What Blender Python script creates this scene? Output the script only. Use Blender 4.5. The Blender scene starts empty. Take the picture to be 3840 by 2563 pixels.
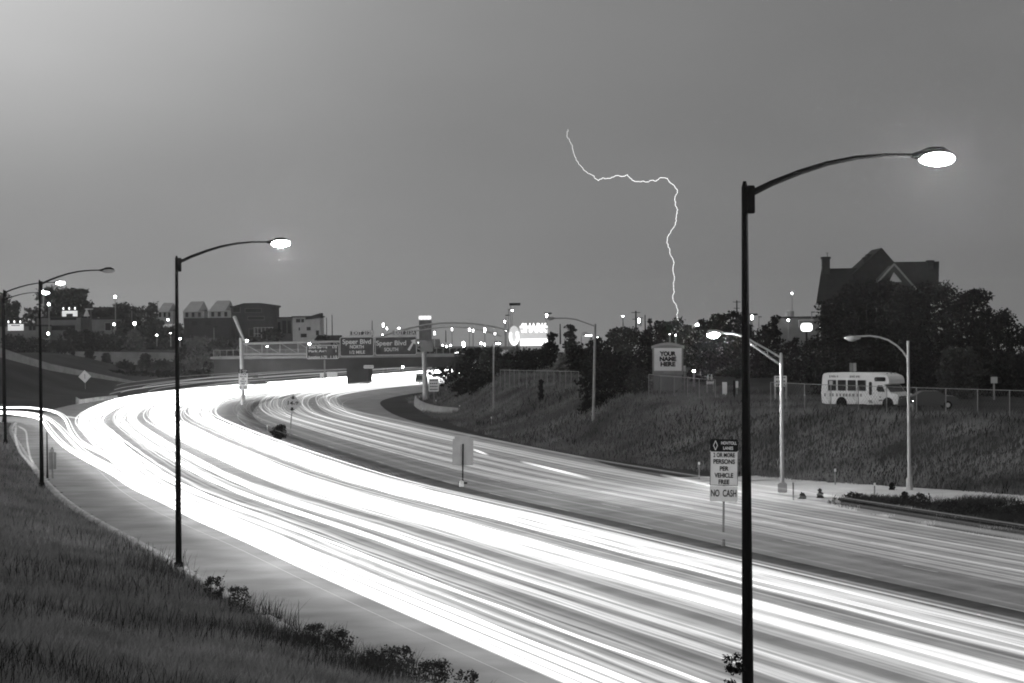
import bpy, bmesh, math, random
import numpy as np
from mathutils import Vector, Matrix
random.seed(7); rng = np.random.default_rng(7)
scn = bpy.context.scene; col = scn.collection
R = math.radians

# ------------------------------------------------------------------ camera
CAMH, FPX = 9.5, 9067.0                       # eye height over the carriageway, focal length in photo pixels (85 mm)
roll = R(.6); pit = math.atan((1281.5-1235)/FPX)
fw = np.array([0, math.cos(pit), -math.sin(pit)]); r0 = np.array([1., 0, 0]); u0 = np.cross(r0, fw)
UP = u0*math.cos(roll)+r0*math.sin(roll); RT = r0*math.cos(roll)-u0*math.sin(roll)
cd = bpy.data.cameras.new('camera'); cam = bpy.data.objects.new('camera', cd); col.objects.link(cam)
cam.matrix_world = Matrix(((RT[0], UP[0], -fw[0], 0), (RT[1], UP[1], -fw[1], 0), (RT[2], UP[2], -fw[2], CAMH), (0, 0, 0, 1)))
cd.sensor_width = 36; cd.lens = 36*FPX/3840; cd.clip_end = 9000; cd.clip_start = .1
scn.camera = cam
def ray(x, y): return fw+RT*((x-1920)/FPX)-UP*((y-1281.5)/FPX)
def G(x, y, z=0.): d = ray(x, y); return d*((z-CAMH)/d[2])+np.array([0, 0, CAMH])
def P(x, y, D): d = ray(x, y); return d*(D/d[1])+np.array([0, 0, CAMH])

# ------------------------------------------------------------------ world: dusk under a storm sky
w = bpy.data.worlds.new('World'); scn.world = w; w.use_nodes = True
nt = w.node_tree; nt.nodes.clear()
def N(t, **k):
    n = nt.nodes.new(t)
    for a, b in k.items(): setattr(n, a, b)
    return n
def mth(op, a, b=None, c=None, clamp=False):
    n = N('ShaderNodeMath', operation=op, use_clamp=clamp)
    for i, v in enumerate((a, b, c)):
        if v is None: continue
        if isinstance(v, (int, float)): n.inputs[i].default_value = v
        else: nt.links.new(v, n.inputs[i])
    return n.outputs[0]
tc = N('ShaderNodeTexCoord'); sp = N('ShaderNodeSeparateXYZ'); nt.links.new(tc.outputs['Generated'], sp.inputs[0])
az = mth('ARCTAN2', sp.outputs[0], sp.outputs[1])            # 0 straight ahead, negative to the left (afterglow side)
el = sp.outputs[2]
def ramp(v, pts):
    n = N('ShaderNodeMapRange', clamp=True, interpolation_type='SMOOTHSTEP'); nt.links.new(v, n.inputs[0])
    n.inputs[1].default_value, n.inputs[2].default_value, n.inputs[3].default_value, n.inputs[4].default_value = pts
    return n.outputs[0]
left = ramp(az, (-.27, .2, 1, 0))
base = mth('ADD', .168, mth('MULTIPLY', left, .12))
base = mth('ADD', base, mth('MULTIPLY', mth('MULTIPLY', ramp(az, (-.30, -.0, 1, 0)), ramp(el, (.04, .15, 0, 1))), .32))
base = mth('ADD', base, mth('MULTIPLY', mth('MULTIPLY', ramp(az, (-.15, .16, 1, 0)), ramp(el, (.06, .16, 0, 1))), .06))
base = mth('ADD', base, mth('MULTIPLY', ramp(el, (.0, .03, 1, 0)), .02))
ns = N('ShaderNodeTexNoise'); ns.inputs['Scale'].default_value = 5; ns.inputs['Detail'].default_value = 3
mp = N('ShaderNodeMapping'); mp.inputs['Scale'].default_value = (1, 1, 3.2); nt.links.new(tc.outputs['Generated'], mp.inputs[0]); nt.links.new(mp.outputs[0], ns.inputs['Vector'])
base = mth('MULTIPLY', base, mth('ADD', .87, mth('MULTIPLY', ns.outputs[0], .26)))
sky = N('ShaderNodeTexSky', sky_type='NISHITA', sun_disc=False, sun_elevation=R(2), sun_rotation=R(-70))
bw = N('ShaderNodeRGBToBW'); nt.links.new(sky.outputs[0], bw.inputs[0])
base = mth('ADD', base, mth('MULTIPLY', mth('MINIMUM', bw.outputs[0], 3), .006))
bg = N('ShaderNodeBackground'); nt.links.new(base, bg.inputs[0]); bg.inputs[1].default_value = 1
wo = N('ShaderNodeOutputWorld'); nt.links.new(bg.outputs[0], wo.inputs[0])
sd = bpy.data.lights.new('sun', 'SUN'); sd.energy = .12; sd.angle = R(20); so = bpy.data.objects.new('sun', sd); col.objects.link(so)
so.rotation_euler = (R(80), 0, R(-60))                        # last glow, low from the left
vs = scn.view_settings; vs.view_transform = 'Standard'; vs.look = 'None'; vs.exposure = 0; vs.gamma = 1
scn.cycles.transparent_max_bounces = 96; scn.cycles.max_bounces = 5; scn.cycles.use_light_tree = True
scn.cycles.sample_clamp_indirect = 4; scn.cycles.use_denoising = True
scn.render.film_transparent = False; scn.cycles.filter_width = 1.9
HAZE = True; BULB = 4000.

# ------------------------------------------------------------------ materials (the photograph is black and white: greys only)
def mat(name, v, rough=.8, var=0., scale=4., metal=0., bump=0., stretch=None, detail=4, spec=None):
    m = bpy.data.materials.new(name); m.use_nodes = True; t = m.node_tree; b = t.nodes['Principled BSDF']
    b.inputs['Roughness'].default_value = rough; b.inputs['Metallic'].default_value = metal
    b.inputs['Specular IOR Level'].default_value = (.06 if rough >= .78 else .3) if spec is None else spec
    b.inputs['Base Color'].default_value = (v, v, v, 1)
    if var or bump:
        g = t.nodes.new('ShaderNodeTexCoord'); mpn = t.nodes.new('ShaderNodeMapping'); t.links.new(g.outputs['Object'], mpn.inputs[0])
        if stretch: mpn.inputs['Scale'].default_value = stretch
        n = t.nodes.new('ShaderNodeTexNoise'); n.inputs['Scale'].default_value = scale; n.inputs['Detail'].default_value = detail
        t.links.new(mpn.outputs[0], n.inputs['Vector'])
        r_ = t.nodes.new('ShaderNodeMapRange'); r_.inputs[1].default_value = .3; r_.inputs[2].default_value = .7
        r_.inputs[3].default_value = v*(1-var); r_.inputs[4].default_value = v*(1+var); t.links.new(n.outputs[0], r_.inputs[0])
        t.links.new(r_.outputs[0], b.inputs['Base Color'])
        if bump:
            bp = t.nodes.new('ShaderNodeBump'); bp.inputs['Strength'].default_value = bump; t.links.new(n.outputs[0], bp.inputs['Height']); t.links.new(bp.outputs[0], b.inputs['Normal'])
    return m
def emis(name, s, c=1.):
    m = bpy.data.materials.new(name); m.use_nodes = True; b = m.node_tree.nodes['Principled BSDF']
    b.inputs['Base Color'].default_value = (.5, .5, .5, 1); b.inputs['Emission Color'].default_value = (c, c, c, 1); b.inputs['Emission Strength'].default_value = s
    return m
M = dict(
 asphalt=mat('asphalt', .25, .8, .22, .35, bump=.1, detail=8), concrete=mat('concrete', .30, .85, .2, .8), paleroad=mat('pale_concrete', .42, .85, .12, .5),
 paint=mat('road_paint', .42, .6, .15, 3), darkpole=mat('dark_steel', .005, .8, .3, 2, spec=.03), palepole=mat('galvanised_steel', .36, .5, .12, 2, metal=.2),
 greypole=mat('weathered_steel', .2, .6, .15, 2), grass=mat('dry_grass', .19, .95, .5, .4, detail=8), soil=mat('soil', .03, .95, .4, .12, detail=8),
 slopegrass=mat('slope_grass', .125, .95, .65, .22, detail=8), weed=mat('weeds', .045, .95, .5, .4, detail=8), leaf=mat('leaves', .032, .8, .4, .5), leafdark=mat('dark_leaves', .008, .8, .4, .5), leafpalelit=mat('pale_or_lit_leaves', .11, .8, .4, .5), bark=mat('bark', .03, .95, .3, 3),  # palest leaves: naturally pale foliage, and light painted into foliage labelled lit
 signwhite=mat('sign_white', .62, .5, .05, 3), signblack=mat('sign_black', .008, .8, .1, 3), signgreen=mat('sign_green', .055, .5, .5, 1.2), signback=mat('sign_back', .34, .45, .1, 1.5),
 signyellow=mat('sign_yellow', .30, .5, .08, 2), roof=mat('roof_shingle', .075, .9, .3, 2), roofpale=mat('roof_metal', .30, .7, .1, 1), roofdark=mat('slate_roof', .014, .85, .3, 2),
 wallpale=mat('pale_stucco', .42, .85, .12, .8), wallmid=mat('grey_render', .16, .9, .2, .5), walldark=mat('dark_brick', .035, .9, .25, 1.), glass=mat('window_glass', .01, .15),
 buswhite=mat('bus_paint', .66, .35, .06, .8), rubber=mat('rubber', .01, .9), chrome=mat('chrome', .5, .25, metal=1.), letter=mat('grey_lettering', .16, .6), wire=mat('fence_wire', .09, .8),
 lamp=emis('lamp_light', 90), lampfar=emis('far_lamp_light', 40), lampweak=emis('weak_lamp', 2.2), lampoff=mat('lamp_glass', .3, .3), litpanel=emis('lit_panel', .42), litletter=emis('lit_lettering', 2.2), glowface=emis('glowing_face', .55),
 bolt=emis('lightning', 2.0), boltdim=emis('lightning_faint', .9))

def trail_mat():
    m = bpy.data.materials.new('light_streak'); m.use_nodes = True; t = m.node_tree; t.nodes.clear()
    o = t.nodes.new('ShaderNodeOutputMaterial'); add = t.nodes.new('ShaderNodeAddShader'); tr = t.nodes.new('ShaderNodeBsdfTransparent'); em = t.nodes.new('ShaderNodeEmission')
    a = t.nodes.new('ShaderNodeAttribute'); a.attribute_name = 'glow'
    ge = t.nodes.new('ShaderNodeNewGeometry'); tg = t.nodes.new('ShaderNodeAttribute'); tg.attribute_name = 'along'
    def vm(op, x, y): n = t.nodes.new('ShaderNodeVectorMath'); n.operation = op; t.links.new(x, n.inputs[0]); t.links.new(y, n.inputs[1]); return n.outputs['Value']
    def ma(op, x, y=None, v=None):
        n = t.nodes.new('ShaderNodeMath'); n.operation = op; t.links.new(x, n.inputs[0])
        if y is not None: t.links.new(y, n.inputs[1])
        if v is not None: n.inputs[1].default_value = v
        return n.outputs[0]
    nv = ma('ABSOLUTE', vm('DOT_PRODUCT', ge.outputs['Normal'], ge.outputs['Incoming'])); tv = vm('DOT_PRODUCT', tg.outputs['Vector'], ge.outputs['Incoming'])
    one = t.nodes.new('ShaderNodeMath'); one.operation = 'SUBTRACT'; one.inputs[0].default_value = 1.0004; t.links.new(ma('MULTIPLY', tv, tv), one.inputs[1])
    pw = t.nodes.new('ShaderNodeMath'); pw.operation = 'POWER'; pw.inputs[1].default_value = 1.5; pw.use_clamp = True; t.links.new(ma('DIVIDE', nv, ma('SQRT', one.outputs[0])), pw.inputs[0])   # depth of the glowing cylinder along the ray
    mu = t.nodes.new('ShaderNodeMath'); mu.operation = 'MULTIPLY'; t.links.new(pw.outputs[0], mu.inputs[0]); t.links.new(a.outputs['Fac'], mu.inputs[1])
    t.links.new(mu.outputs[0], em.inputs['Strength']); t.links.new(tr.outputs[0], add.inputs[0]); t.links.new(em.outputs[0], add.inputs[1]); t.links.new(add.outputs[0], o.inputs[0])
    return m
M['streak'] = trail_mat(); M['rampwall'] = mat('ramp_concrete', .2, .9, .15, .6)

# ------------------------------------------------------------------ helpers
def tag(o, label=None, cat=None, group=None, kind=None):
    if label: o['label'] = label
    if cat: o['category'] = cat
    if group: o['group'] = group
    if kind: o['kind'] = kind
    return o
def empty(name, loc, label, cat, group=None, rz=0., ry=0.):
    o = bpy.data.objects.new(name, None); col.objects.link(o); o.location = tuple(float(v) for v in loc); o.rotation_euler = (0, ry, rz); o.empty_display_size = .3
    return tag(o, label, cat, group)
def link_mesh(name, me, m, parent=None, loc=None):
    o = bpy.data.objects.new(name, me); me.materials.append(m); col.objects.link(o)
    if parent is not None: o.parent = parent
    if loc is not None: o.location = loc
    return o
def np_mesh(name, V, F, smooth=False):
    me = bpy.data.meshes.new(name); V = np.asarray(V, np.float32); F = np.asarray(F, np.int32); k = F.shape[1]
    me.vertices.add(len(V)); me.vertices.foreach_set('co', V.ravel()); me.loops.add(F.size); me.loops.foreach_set('vertex_index', F.ravel())
    me.polygons.add(len(F)); me.polygons.foreach_set('loop_start', np.arange(0, F.size, k, dtype=np.int32)); me.polygons.foreach_set('loop_total', np.full(len(F), k, np.int32))
    if smooth: me.polygons.foreach_set('use_smooth', np.ones(len(F), bool))
    me.update(calc_edges=True); return me
class MB:
    def __init__(s): s.v = []; s.f = []
    def box(s, c, d, rz=0., ry=0.):
        n = len(s.v); mt = Matrix.Rotation(rz, 3, 'Z') @ Matrix.Rotation(ry, 3, 'Y')
        for x in (-.5, .5):
            for y in (-.5, .5):
                for z in (-.5, .5): s.v.append(tuple(Vector(c)+mt @ Vector((x*d[0], y*d[1], z*d[2]))))
        for q in ((0, 1, 3, 2), (4, 6, 7, 5), (0, 4, 5, 1), (2, 3, 7, 6), (0, 2, 6, 4), (1, 5, 7, 3)): s.f.append(tuple(n+i for i in q))
        return s
    def tube(s, pts, rad, k=8, cap=True):
        pts = [Vector(p) for p in pts]; rad = rad if hasattr(rad, '__len__') else [rad]*len(pts); n = len(s.v)
        for i, p in enumerate(pts):
            t = (pts[min(i+1, len(pts)-1)]-pts[max(i-1, 0)]).normalized(); a = Vector((0, 0, 1)) if abs(t.z) < .9 else Vector((1, 0, 0))
            u = t.cross(a).normalized(); v = t.cross(u)
            for j in range(k):
                q = 2*math.pi*j/k; s.v.append(tuple(p+(u*math.cos(q)+v*math.sin(q))*rad[i]))
        for i in range(len(pts)-1):
            for j in range(k): s.f.append((n+i*k+j, n+i*k+(j+1) % k, n+(i+1)*k+(j+1) % k, n+(i+1)*k+j))
        if cap: s.f.append(tuple(n+j for j in range(k))[::-1]); s.f.append(tuple(n+(len(pts)-1)*k+j for j in range(k)))
        return s
    def prism(s, poly, y0, y1):        # poly in x,z extruded along y
        n = len(s.v); k = len(poly)
        for y in (y0, y1):
            for (x, z) in poly: s.v.append((x, y, z))
        s.f.append(tuple(range(n, n+k))); s.f.append(tuple(range(n+2*k-1, n+k-1, -1)))
        for j in range(k): s.f.append((n+j, n+k+j, n+k+(j+1) % k, n+(j+1) % k))
        return s
    def ball(s, c, r, k=10, h=6):
        n = len(s.v); r = r if hasattr(r, '__len__') else (r, r, r)
        for i in range(h+1):
            th = math.pi*i/h
            for j in range(k):
                q = 2*math.pi*j/k; s.v.append((c[0]+r[0]*math.sin(th)*math.cos(q), c[1]+r[1]*math.sin(th)*math.sin(q), c[2]+r[2]*math.cos(th)))
        for i in range(h):
            for j in range(k): s.f.append((n+i*k+j, n+(i+1)*k+j, n+(i+1)*k+(j+1) % k, n+i*k+(j+1) % k))
        return s
    def build(s, name, m, parent=None, bevel=0., smooth=False, loc=None):
        me = bpy.data.meshes.new(name); me.from_pydata(s.v, [], s.f); me.update()
        b = bmesh.new(); b.from_mesh(me); bmesh.ops.remove_doubles(b, verts=b.verts, dist=1e-5); bmesh.ops.recalc_face_normals(b, faces=b.faces)
        if bevel: bmesh.ops.bevel(b, geom=b.edges[:], offset=bevel, segments=2, affect='EDGES')
        b.to_mesh(me); b.free()
        if smooth:
            me.polygons.foreach_set('use_smooth', [True]*len(me.polygons)); me.set_sharp_from_angle(angle=R(35)) if hasattr(me, 'set_sharp_from_angle') else None
        return link_mesh(name, me, m, parent, loc)
def text(s, h, m, parent, loc, width=None, bold=.0, name='lettering', rot=(math.pi/2, 0, 0), spacing=1.0):
    cu = bpy.data.curves.new('t', 'FONT'); cu.body = s; cu.align_x = 'CENTER'; cu.align_y = 'CENTER'; cu.size = h*1.42; cu.offset = bold; cu.extrude = .004; cu.space_character = spacing
    o = bpy.data.objects.new('t', cu); col.objects.link(o); dg = bpy.context.evaluated_depsgraph_get(); dg.update()
    me = bpy.data.meshes.new_from_object(o.evaluated_get(dg)); bpy.data.objects.remove(o); bpy.data.curves.remove(cu)
    xs = [v.co.x for v in me.vertices]
    if width and xs:
        k = width/(max(xs)-min(xs))
        for v in me.vertices: v.co.x *= k
    me.materials.clear(); t = link_mesh(name, me, m, parent, loc); t.rotation_euler = rot; return t
def merge_text(lines, m, parent, name='lettering'):            # several rows of writing as one mesh part
    obs = [text(s, h, m, None, loc, wd, bo, name) for (s, h, loc, wd, bo) in lines]
    b = bmesh.new()
    for o in obs:
        me = o.data; me.transform(Matrix.Translation(o.location) @ o.rotation_euler.to_matrix().to_4x4()); b.from_mesh(me); bpy.data.objects.remove(o)
    me = bpy.data.meshes.new(name); b.to_mesh(me); b.free(); return link_mesh(name, me, m, parent)

# ------------------------------------------------------------------ the road line
ctl = np.array([(46, -10), (33, 25), (24.5, 50), (17.5, 72.5), (10.3, 96), (5.5, 112.5), (0, 130), (-5, 148), (-10.8, 173), (-16, 196), (-21.7, 223), (-26.8, 248), (-30.5, 274), (-33, 300), (-34.5, 322), (-34, 342), (-31.5, 365), (-27, 390), (-21, 415), (-14, 445), (-6, 480), (2, 520), (8, 560)], float)
def catmull(c, n=12):
    Q = np.vstack([2*c[0]-c[1], c, 2*c[-1]-c[-2]]); out = []
    for i in range(1, len(Q)-2):
        a, b, d, e = Q[i-1:i+3]
        for k in range(n):
            t = k/n; out.append(.5*((2*b)+(-a+d)*t+(2*a-5*b+4*d-e)*t*t+(-a+3*b-3*d+e)*t**3))
    out.append(c[-1]); return np.array(out)
REF = catmull(ctl)
for _ in range(30): REF[1:-1] = .25*REF[:-2]+.5*REF[1:-1]+.25*REF[2:]
tn = np.gradient(REF, axis=0); tn /= np.linalg.norm(tn, axis=1)[:, None]; NR = np.stack([tn[:, 1], -tn[:, 0]], 1)    # right-hand normal
YR = REF[:, 1]
def at(i, o, z): return np.column_stack([REF[i]+NR[i]*np.asarray(o)[..., None] if np.ndim(o) else REF[i]+NR[i]*o, np.full(len(REF[i]), z) if np.ndim(z) == 0 else z])
def offset_of(X, Y):
    q = np.stack([X.ravel(), Y.ravel()], 1); out = np.empty(len(q)); yy = np.empty(len(q))
    for a in range(0, len(q), 4000):
        d = ((q[a:a+4000, None, :]-REF[None])**2).sum(2); i = d.argmin(1); out[a:a+4000] = ((q[a:a+4000]-REF[i])*NR[i]).sum(1); yy[a:a+4000] = YR[i]
    return out.reshape(X.shape), yy.reshape(X.shape)
def left_edge(y): return np.interp(y, [20, 50, 66, 80, 150, 200, 260], [-17.5, -18.3, -21, -22.4, -22.6, -23.2, -24.4])
def foot(y): return np.interp(y, [90, 110, 125, 132, 138, 144, 152, 158, 170, 187, 209, 243, 300, 420], [31, 30, 28, 26.5, 24, 22, 20.6, 19.1, 18, 17.4, 17.9, 20, 21.5, 17])
def sst(t): t = np.clip(t, 0, 1); return t*t*(3-2*t)
def terrain(X, Y):
    X = np.asarray(X, float); Y = np.asarray(Y, float); o, yy = offset_of(X, Y); h = np.full(X.shape, -.06)
    d = left_edge(yy)-o-.3                                                        # near left bank, where the camera stands
    hl = np.minimum(.21*np.clip(d, 0, None), 3.3)+.07*np.sin(X*.9+Y*.31)*sst(d/4)*np.sin(Y*.23)
    hl = hl*sst((262-Y)/20); hl = np.where(Y < 262, hl, 0)
    d2 = o-foot(yy)                                                               # right bank
    top = np.interp(yy, [80, 130, 170, 205, 262, 330, 400], [2.9, 3.1, 3.35, 3.7, 4.2, 4.4, 3.6])
    hr = top*sst(d2/(np.where(yy < 165, 12, 11)))+.15*np.sin(X*.4)*np.sin(Y*.27)*sst(d2/8)
    hr = np.where(Y > 430, hr*sst((o-16)/30), hr)
    h = np.where(d > 0, np.maximum(h, hl), h); h = np.where(d2 > 0, np.maximum(h, hr), h)
    lf = sst((-34-X)/26)*(2.2*sst((Y-400)/55)+3.6*sst((Y-482)/16)+2.4*sst((Y-505)/80)+2.5*sst((Y-600)/90)); lf = np.where(Y > 380, lf, 0)*sst((980-Y)/230)-.022*np.clip(Y-760, 0, None)
    side = sst((-o-34)/18)*sst((Y-285)/60)*6.0*sst((-X-60)/30)*sst((520-Y)/60)       # rise under the ramp at the left
    h = np.where((o < -26) & (Y > 270), np.maximum(h, np.maximum(lf, side)), h)
    drop = -.024*np.clip(Y-470, 0, None)*sst((X+75)/25)                             # the valley falls away beyond the overpass
    h = np.where((Y > 470) & (X > -75), np.minimum(h+drop*.0, lf)*(1-sst((X+75)/25))+sst((X+75)/25)*np.where(d2 > 0, np.minimum(h, 3.5*sst((640-Y)/120)), h)+drop, h)
    return h
def tz(x, y): return float(terrain(np.array([x]), np.array([y]))[0])
xs = np.concatenate([np.linspace(-2500, -320, 14), np.linspace(-300, -112, 30), np.arange(-108, 90, 1.6), np.linspace(92, 300, 30), np.linspace(340, 2500, 14)])
ys = np.concatenate([np.linspace(-900, -60, 8), np.linspace(-40, 14, 14), np.arange(16, 470, 1.8), np.linspace(474, 760, 70), np.linspace(800, 2550, 14)])
GX, GY = np.meshgrid(xs, ys); GZ = terrain(GX, GY)
idx = np.arange(GX.size).reshape(GX.shape); Fq = np.stack([idx[:-1, :-1], idx[:-1, 1:], idx[1:, 1:], idx[1:, :-1]], -1).reshape(-1, 4)
g = link_mesh('ground', np_mesh('ground', np.stack([GX.ravel(), GY.ravel(), GZ.ravel()], 1), Fq, True), M['soil']); tag(g, kind='structure')

def strip(name, i, oL, oR, z, m, n=6, kind='structure'):
    oL = oL(YR[i]) if callable(oL) else np.full(len(i), oL); oR = oR(YR[i]) if callable(oR) else np.full(len(i), oR)
    cols = [np.column_stack([REF[i]+NR[i]*(oL+(oR-oL)*k/n)[:, None], np.full(len(i), z)]) for k in range(n+1)]
    V = np.stack(cols, 1).reshape(-1, 3); q = np.arange(len(i)*(n+1)).reshape(len(i), n+1)
    o = link_mesh(name, np_mesh(name, V, np.stack([q[:-1, :-1], q[:-1, 1:], q[1:, 1:], q[1:, :-1]], -1).reshape(-1, 4)), m); return tag(o, kind=kind)
ALL = np.arange(len(REF))
strip('road', ALL, lambda y: left_edge(y), lambda y: np.interp(y, [100, 160, 175], [14.4, 15.4, 16.8]), .0, M['asphalt'])
# on-ramp joining from the left
rp = catmull(np.array([(-110, 283), (-80, 281), (-58, 274.5), (-50, 258), (-43, 225), (-36, 194), (-30.6, 172)]), 8)
def ribbon(name, pts, wd, z, m):
    t = np.gradient(pts, axis=0); t /= np.linalg.norm(t, axis=1)[:, None]; n_ = np.stack([t[:, 1], -t[:, 0]], 1); z = np.full(len(pts), z) if np.ndim(z) == 0 else z
    V = np.stack([np.column_stack([pts-n_*wd/2, z]), np.column_stack([pts+n_*wd/2, z])], 1).reshape(-1, 3); q = np.arange(len(pts)*2).reshape(-1, 2)
    return tag(link_mesh(name, np_mesh(name, V, np.stack([q[:-1, 0], q[:-1, 1], q[1:, 1], q[1:, 0]], -1)), m), kind='structure')
ribbon('slip_road', rp, 9, .005, M['asphalt'])
# kerb of the near side, a real step; broken away in places like in the photograph
ki = np.where((YR > 45) & (YR < 262))[0]
def kerb(name, i, off, wd, h, m):
    o_ = off(YR[i]) if callable(off) else np.full(len(i), off); V = []
    for k, (a, z) in enumerate(((-wd, 0), (-wd, h), (0, h), (0, 0))):
        V.append(np.column_stack([REF[i]+NR[i]*(o_+a)[:, None], np.full(len(i), z)]))
    V = np.stack(V, 1).reshape(-1, 3); q = np.arange(len(i)*4).reshape(-1, 4); F = np.concatenate([np.stack([q[:-1, k], q[:-1, k+1], q[1:, k+1], q[1:, k]], -1) for k in range(3)])
    return tag(link_mesh(name, np_mesh(name, V, F), m), kind='structure')
kerb('kerb', ki, lambda y: left_edge(y)+.12, .42, .15, M['concrete'])
mi = np.where((YR > 20) & (YR < 380))[0]
kerb('median_strip', mi, .95, 1.7, .1, mat('median_concrete', .12, .9, .35, .5))
# service road at the foot of the right bank and its stony verge
sr = np.array([G(*q)[:2] for q in ((2700, 1800), (2790, 1802), (2858, 1806), (2990, 1822), (3117, 1836), (3278, 1848), (3408, 1856), (3569, 1866), (3840, 1878), (4300, 1900), (5200, 1945))])
ribbon('service_road', catmull(sr, 6), 9, .006, M['paleroad'])
vg = np.array([G(*q)[:2] for q in ((2560, 1790), (2700, 1822), (2800, 1846), (2900, 1856), (3050, 1880), (3246, 1912), (3569, 1958), (3840, 1992), (4300, 2050))])
ribbon('gravel_verge', catmull(vg, 6), 6.5, -.003, mat('gravel', .30, .95, .5, .35, detail=8))
# painted lines
def line(name, i0, i1, o, wd, z=.008):
    i = np.where((YR > i0) & (YR < i1))[0]; return strip(name, i, o-wd/2, o+wd/2, z, M['paint'], 1)
line('edge_line', 60, 420, 11.9, .10); line('worn_edge_line', 45, 260, -18.7, .035)
arc = np.concatenate([[0], np.cumsum(np.linalg.norm(np.diff(REF, axis=0), axis=1))])
def dashes(o, phase):
    V = []; F = []
    for k in range(int(arc[-1]//12.19)):
        a = k*12.19+phase; s_ = np.linspace(a, a+3.05, 4)
        if s_[-1] > arc[-1]: break
        c = np.stack([np.interp(s_, arc, REF[:, 0]), np.interp(s_, arc, REF[:, 1])], 1); n_ = np.stack([np.interp(s_, arc, NR[:, 0]), np.interp(s_, arc, NR[:, 1])], 1)
        for j in range(4):
            for sgn in (-1, 1): p = c[j]+n_[j]*(o+sgn*.07); V.append((p[0], p[1], .009))
        for j in range(3): b = len(V)-8+2*j; F.append((b, b+1, b+3, b+2))
    return V, F
VV = []; FF = []
aA = np.interp(103.4, YR, arc)
for o, ph in ((1.45, aA), (4.7, np.interp(104.5, YR, arc)), (7.9, np.interp(114, YR, arc)), (-7.3, 5), (-14.9, 8)):
    V, F = dashes(o, (ph+1.5) % 12.19-3.05 if o > 0 else ph); n0 = len(VV); VV += V; FF += [tuple(n0+i for i in f) for f in F]
tag(link_mesh('lane_markings', np_mesh('lane_markings', VV, FF), M['paint']), kind='structure')

# ------------------------------------------------------------------ traffic light left by the passing vehicles
class Streaks:
    def __init__(s): s.V = []; s.F = []; s.G = []; s.T = []; s.n = 0
    def add(s, pts, rad, glow, k=6):
        pts = np.asarray(pts); t = np.gradient(pts, axis=0); t /= np.linalg.norm(t, axis=1)[:, None]
        u = np.stack([t[:, 1], -t[:, 0], 0*t[:, 0]], 1); u /= np.linalg.norm(u, axis=1)[:, None]; v = np.cross(t, u); q = np.arange(k)*2*math.pi/k
        V = pts[:, None]+rad*(u[:, None]*np.cos(q)[None, :, None]+v[:, None]*np.sin(q)[None, :, None]); m = len(pts)
        a = np.arange(m*k).reshape(m, k); b = np.roll(a, -1, 1); s.F.append(np.stack([a[:-1], b[:-1], b[1:], a[1:]], -1).reshape(-1, 4)+s.n)
        s.V.append(V.reshape(-1, 3)); s.T.append(np.repeat(t, k, axis=0)); s.G.append(np.repeat(np.broadcast_to(glow, (m,)), k)); s.n += m*k
    def build(s, name):
        me = np_mesh(name, np.concatenate(s.V), np.concatenate(s.F), True); at_ = me.attributes.new('glow', 'FLOAT', 'POINT'); at_.data.foreach_set('value', np.concatenate(s.G).astype(np.float32))
        tt = me.attributes.new('along', 'FLOAT_VECTOR', 'POINT'); tt.data.foreach_set('vector', np.concatenate(s.T).astype(np.float32).ravel())
        return link_mesh(name, me, M['streak'])
def wander(y, amp, L=60):
    ph = rng.uniform(0, 6.28, 3); return amp*(.6*np.sin(y/L+ph[0])+.3*np.sin(y/(L*.43)+ph[1])+.1*np.sin(y/(L*.13)+ph[2]))
def fade(y, a, b, soft=3.): return np.clip((y-a)/soft, 0, 1)*np.clip((b-y)/soft, 0, 1)
near = Streaks()
prof = np.interp(YR, [0, 70, 100, 150, 200, 420, 560], [.105, .125, .21, .5, 1.0, 1.6, 1.9])
lanes = [(-5.0, .8, 20, .85), (-8.95, .85, 21, .95), (-13.0, .62, 13, .75), (-16.45, .6, 15, .75)]
for lc, sprd, n, gain in lanes:
    for c in range(n):
        o = lc+rng.normal(0, .28*sprd/.6)+wander(YR, .22, 45); zz = rng.uniform(.52, .92); gl = gain*rng.lognormal(-.75, .95)
        hw = rng.uniform(.55, .8); a, b = -99, 999
        if rng.random() < .14: a = rng.uniform(60, 170)
        bz = .02*np.sin(arc*.5+rng.uniform(0, 6))
        for s in (-1, 1): near.add(at(ALL, o+s*hw, zz+bz), rng.uniform(.025, .095), gl*prof*fade(YR, a, b), 8)
        if rng.random() < .5: near.add(at(ALL, o+rng.uniform(-.8, .8), rng.uniform(.35, 1.2)), .035, .25*prof)
for c in range(45):
    o = rng.uniform(-17.6, -3.1)
    if -15.2 < o < -14.5: continue
    near.add(at(ALL, o+wander(YR, .15, 50), rng.uniform(.45, 1.1)), rng.uniform(.02, .05), rng.uniform(.15, .9)*prof)
for (o, z, gl) in ((-8.7, 3.15, .12), (-12.9, 2.7, .15), (-16.4, 2.45, .12), (-16.1, 3.0, .08), (-15.6, 2.1, .2), (-17, 1.9, .15), (-12.2, 2.2, .18), (-9.3, 2.0, .2)):          # lorry roof lights on the bend
    j = np.where(YR > 300)[0]; near.add(at(j, o, z+.04*np.sin(arc[j]*.12)), .05, gl*1.1)
tag(near.build('headlight_trails'), 'white headlight trails of the oncoming traffic sweeping round the near carriageway', 'light trails', kind='stuff')
far = Streaks()
fp = np.interp(YR, [0, 100, 170, 230, 300, 360, 560], [.34, .46, .8, 1.6, 2.8, 2.8, 2.8])
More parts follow.
